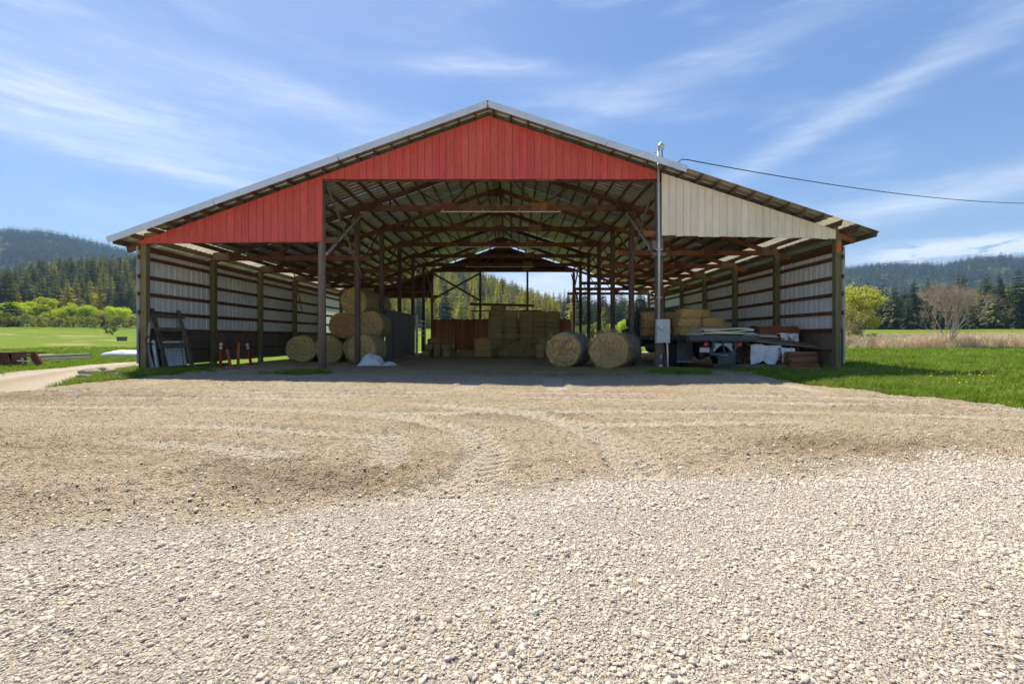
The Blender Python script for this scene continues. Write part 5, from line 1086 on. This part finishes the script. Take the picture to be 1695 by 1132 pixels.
# bare spreading tree and pale green willow right of the barn
def bare_tree(seed, h, spread, m, levels=5, r0=.16, stems=4, leaf=None, nleaf=0, leaf_size=.08, up=.5):
    rd = random.Random(seed); big = MB(); fine = MB(); tips = []
    def grow(p, d, L_, r, lv):
        pts = [p]; q = p; dd = d
        for _ in range(3): dd = (dd+rvec(rd)*.16+Vector((0, 0, .05))).normalized(); q = q+dd*L_/3; pts.append(q)
        (big if lv < 3 else fine).tube(pts, [r, r*.86, r*.72, r*.58], 6 if lv < 2 else (4 if lv < 3 else 3), cap=False)
        if lv >= levels: tips.append((q, dd)); return
        for k in range(3 if lv < 2 else rd.choice((2, 3, 3))):
            a = rvec(rd); nd = (dd*(1.0 if k else 1.3)+a*rd.uniform(.45, .78)+Vector((0, 0, up*.22))).normalized(); st = pts[rd.choice((2, 3, 3))] if k else q
            grow(st, nd, L_*rd.uniform(.66, .86), max(r*.58*rd.uniform(.75, 1), .009), lv+1)
            if lv >= 2: tips.append((st, nd))
    for k in range(stems):
        a = 2*math.pi*k/stems+rd.uniform(-.4, .4); grow(Vector((.12*math.cos(a), .12*math.sin(a), -.2)), Vector((math.cos(a)*spread, math.sin(a)*spread, 1)).normalized(), h*.31, r0*rd.uniform(.7, 1), 0)
    zs = max(v[2] for v in fine.v); k = h/zs
    for b in (big, fine): b.v = [(x*k, y*k, z*k) for x, y, z in b.v]
    mats = [m, leaf] if leaf else [m]
    if leaf:
        for _ in range(nleaf):
            p, d = rd.choice(tips); p = p*k+rvec(rd)*rd.uniform(0, .35); u = rvec(rd); s = leaf_size*rd.uniform(.6, 1.4); a = u.orthogonal().normalized()*s; b = u.cross(a)*.5; fine.add([p-a, p-b, p+a, p+b], [(0, 1, 2, 3)], 1)
    return big.mesh('trunk', m, True), fine.mesh('crown', mats)
q = G(1573, 578); bt = bare_tree(5, 7.4, .34, 'pale_bark', levels=6, r0=.10, stems=7, up=.75)
plant_tree(bt, 'bare_tree', 'wide leafless tree with pale twigs standing in the dry reeds', 'tree', q.x, 46, (.92, .92, 1.0), .6)
bt2 = bare_tree(8, 8.0, .40, 'pale_bark', levels=5, r0=.13, stems=5, leaf='leaf_willow', nleaf=9000, leaf_size=.15)
plant_tree(bt2, 'pale_willow', 'pale yellow-green willow just coming into leaf beside the barn', 'tree', (1412-CX)*58/F, 58, 1.0, 0)
plant_tree(broad_kind(150, 4.5, 5, 16, 2600, .14, 'leaf_willow', 'pale_bark'), 'willow_bush', 'low yellow-green willow bush below the pale willow', 'shrub', (1420-CX)*56/F, 56, 1.0, 0)
bt3 = bare_tree(12, 6.0, .45, 'pale_bark', levels=4, r0=.1, stems=5, leaf='leaf_willow', nleaf=900, leaf_size=.12)
plant_tree(bt3, 'half_bare_bush', 'greyish half-bare bush against the barn corner', 'shrub', (1398-CX)*50/F, 50, .9, 1)

# grass, reeds and flowers
def tuft(seed, m, nb, h, spread, w):
    rd = random.Random(seed); mb = MB()
    for _ in range(nb):
        a = rd.uniform(0, 6.28); r = spread*math.sqrt(rd.random()); p = Vector((r*math.cos(a), r*math.sin(a), -.02)); hh = h*rd.uniform(.5, 1.1); ln = Vector((rd.gauss(0, .35), rd.gauss(0, .35), 0))*hh; s = Vector((math.cos(a+1.57), math.sin(a+1.57), 0))*w
        m1 = p+ln*.35+Vector((0, 0, hh*.6)); m2 = p+ln+Vector((0, 0, hh*(.95-.25*ln.length/hh)))
        mb.add([p-s, p+s, m1+s*.8, m1-s*.8, m2], [(0, 1, 2, 3), (3, 2, 4)])
    return mb.mesh('tuft', m)
GR = protos('grass_tuft', [tuft(i, 'grass', 34, .22, .13, .006) for i in range(3)]+[tuft(3, 'grass_field', 30, .25, .15, .006), tuft(4, 'grass_dry', 22, .26, .16, .005)]); GF = protos('meadow_tuft', [tuft(10+i, 'grass_field', 30, .2, .2, .011) for i in range(3)]+[tuft(14, 'grass', 26, .24, .2, .011)])
RD = protos('reed_clump', [tuft(20+i, 'reed', 40, 1.0, .32, .012) for i in range(4)])
def lay_grass(name, x, y, s, coll, nk, label, cat, z=None):
    n = len(x); z = terrain(x, y)-.05 if z is None else z
    scatter(name, np.column_stack([x, y, z]), np.column_stack([rng.normal(0, .08, (n, 2)), rng.uniform(0, 6.28, n)]), s, rng.integers(0, nk, n) if nk != 5 else np.where(rng.random(n) < .06, 4, rng.integers(0, 4, n)), coll, label, cat)
def build_grass():
    n = 60000; x = rng.uniform(7, 27, n); y = 6.5+rng.random(n)**1.2*20; d = -yard_in(x, y)+fbm(x*.9, y*.9, 4, 12)*-.55
    k = (d > -.12+rng.normal(0, .1, n)) & (x < 1.25*y+2) & ~((x < XR+.15) & (y > 16.2)) & (rng.random(n) < .55+.45*ss(-.3, .3, fbm(x*.7, y*.7, 3, 44)))
    x, y = x[k], y[k]; s = rng.uniform(.7, 1.4, len(x))*(1+.9*ss(0, .5, fbm(x*.5, y*.5, 3, 45)))*(.6+.4*ss(0, .8, d[k]))
    lay_grass('grass_verge', x, y, s, GR, 5, 'thick green grass verge right of the yard', 'grass')
    k = (rng.random(len(x)) < .028*ss(-.05, .25, fbm(x*.6, y*.6, 2, 47))*2) & (y < 17)
    hd = MB().lathe([(.012, -.004), (.024, .006), (.018, .014)], 8, 'Z').mesh('flower', 'dandelion')
    fx, fy = x[k], y[k]; scatter('dandelions', np.column_stack([fx, fy, terrain(fx, fy)+.12+.16*rng.random(len(fx))]), rand_rot(len(fx), .3), rng.uniform(.5, 1.0, len(fx)), np.zeros(len(fx), int), protos('dandelion_head', [hd]), 'yellow dandelion heads dotted through the right verge', 'flowers')
    n = 26000; x = rng.uniform(11.8, 75, n); y = rng.uniform(16, 52, n); k = (x < 1.3*y+3) & (x > y*.66) & (rng.random(n) < .9-.012*y); x, y = x[k], y[k]
    lay_grass('grass_meadow', x, y, rng.uniform(.9, 1.9, len(x)), GF, 4, 'green meadow grass behind the right verge', 'grass')
    n = 15000; x = rng.uniform(22, 115, n); y = 44+rng.random(n)*30; k = (x < 1.4*y) & (x > y*.68) & (rng.random(n) < .25+.75*ss(-.25, .25, fbm(x/6, y/4, 3, 49))) & (y > 46+3*fbm(x/5, x*0, 2, 3)); x, y = x[k], y[k]
    lay_grass('dry_reeds', x, y, rng.uniform(.7, 1.9, len(x)), RD, 4, 'tan band of dry reeds beyond the right meadow', 'reeds')
    # left side: strip by the corner, verge beyond the track, meadow
    n = 30000; x = rng.uniform(-16.5, -11, n); y = rng.uniform(9.6, 17.5, n); t_ = np.interp(y, [9.2, 11.8, 15.6, 20], [-11.3, -13.4, -15.6, -17.0])+1.75
    k = (x > t_+.15+rng.normal(0, .15, n)) & (yard_in(x, y) < .15+.25*rng.normal(0, .5, n)) & ~((y > 16.3) & (x > -12.6)); x, y = x[k], y[k]; k = rng.random(len(x)) < .35+.65*ss(-.2, .2, fbm(x*1.1, y*1.1, 3, 51)); x, y = x[k], y[k]
    lay_grass('grass_strip', x, y, rng.uniform(.5, 1.3, len(x)), GR, 5, 'green grass strip between the yard and the farm track', 'grass')
    n = 60000; x = rng.uniform(-50, -15.5, n); y = 12.0+rng.random(n)**1.4*40; t_ = np.interp(y, [9.2, 11.8, 15.6, 20, 25, 60], [-11.3, -13.4, -15.6, -17.0, -17.4, -17.5])
    k = (x < t_-1.65+rng.normal(0, .15, n)) & (x > -1.35*y-3) & (rng.random(n) < np.clip(14/y, 0, 1)**1.5); x, y = x[k], y[k]
    lay_grass('grass_meadow', x, y, rng.uniform(.4, 1.0, len(x)), GF, 4, 'green meadow grass beyond the farm track', 'grass')
    # tufts at post feet
    xs, ys = [], []
    for cx, cy, sx, sy, n in ((5.6, 15.1, .42, .30, 420), (5.2, 15.5, .3, .2, 120), (-6.9, 15.0, .38, .22, 150), (-11.9, 16.2, .5, .5, 160), (9.8, 16.2, .9, .35, 380), (-12.3, 15.2, .5, .5, 200)):
        xs.append(rng.normal(cx, sx, n)); ys.append(rng.normal(cy, sy, n))
    x = np.concatenate(xs); y = np.concatenate(ys); lay_grass('grass_tufts', x, y, rng.uniform(.5, 1.1, len(x)), GR, 4, 'grass tufts growing round the front post feet', 'grass', yard_height(x, y)[0])
build_grass()
for k, (px, py, s, lb) in enumerate(((150, 622, .38, 'pale rock in the grass strip, left of the pair'), (168, 618, .30, 'pale rock in the grass strip, behind the pair'), (184, 621, .34, 'pale rock in the grass strip, right of the pair'), (140, 630, .22, 'small pale rock at the front of the rock group'), (196, 627, .18, 'smallest pale rock nearest the barn corner'))):
    q = G(px, py); o = tag(link('rock', stone_mesh(70+k, 'rock', .55, 7)), lb, 'rock', 'rocks by the barn corner'); o.location = (q.x, q.y, .12); o.scale = (s*2.0, s*1.4, s*1.5); o.rotation_euler = (0, 0, k*1.1)

# ------------------------------------------------------------------ air
m = bpy.data.materials.new('haze'); m.use_nodes = True; MATS['haze'] = m
nt = m.node_tree; nt.nodes.remove(nt.nodes['Principled BSDF']); v = nt.nodes.new('ShaderNodeVolumePrincipled'); v.inputs['Color'].default_value = (.42, .68, 1, 1); v.inputs['Density'].default_value = .00016; v.inputs['Anisotropy'].default_value = .1
nt.links.new(v.outputs[0], nt.nodes['Material Output'].inputs['Volume'])
o = tag(part('haze', MB().box((0, 0, 299), (10900, 10900, 602)), 'haze', None), 'thin blue air over the valley', 'haze', kind='stuff')
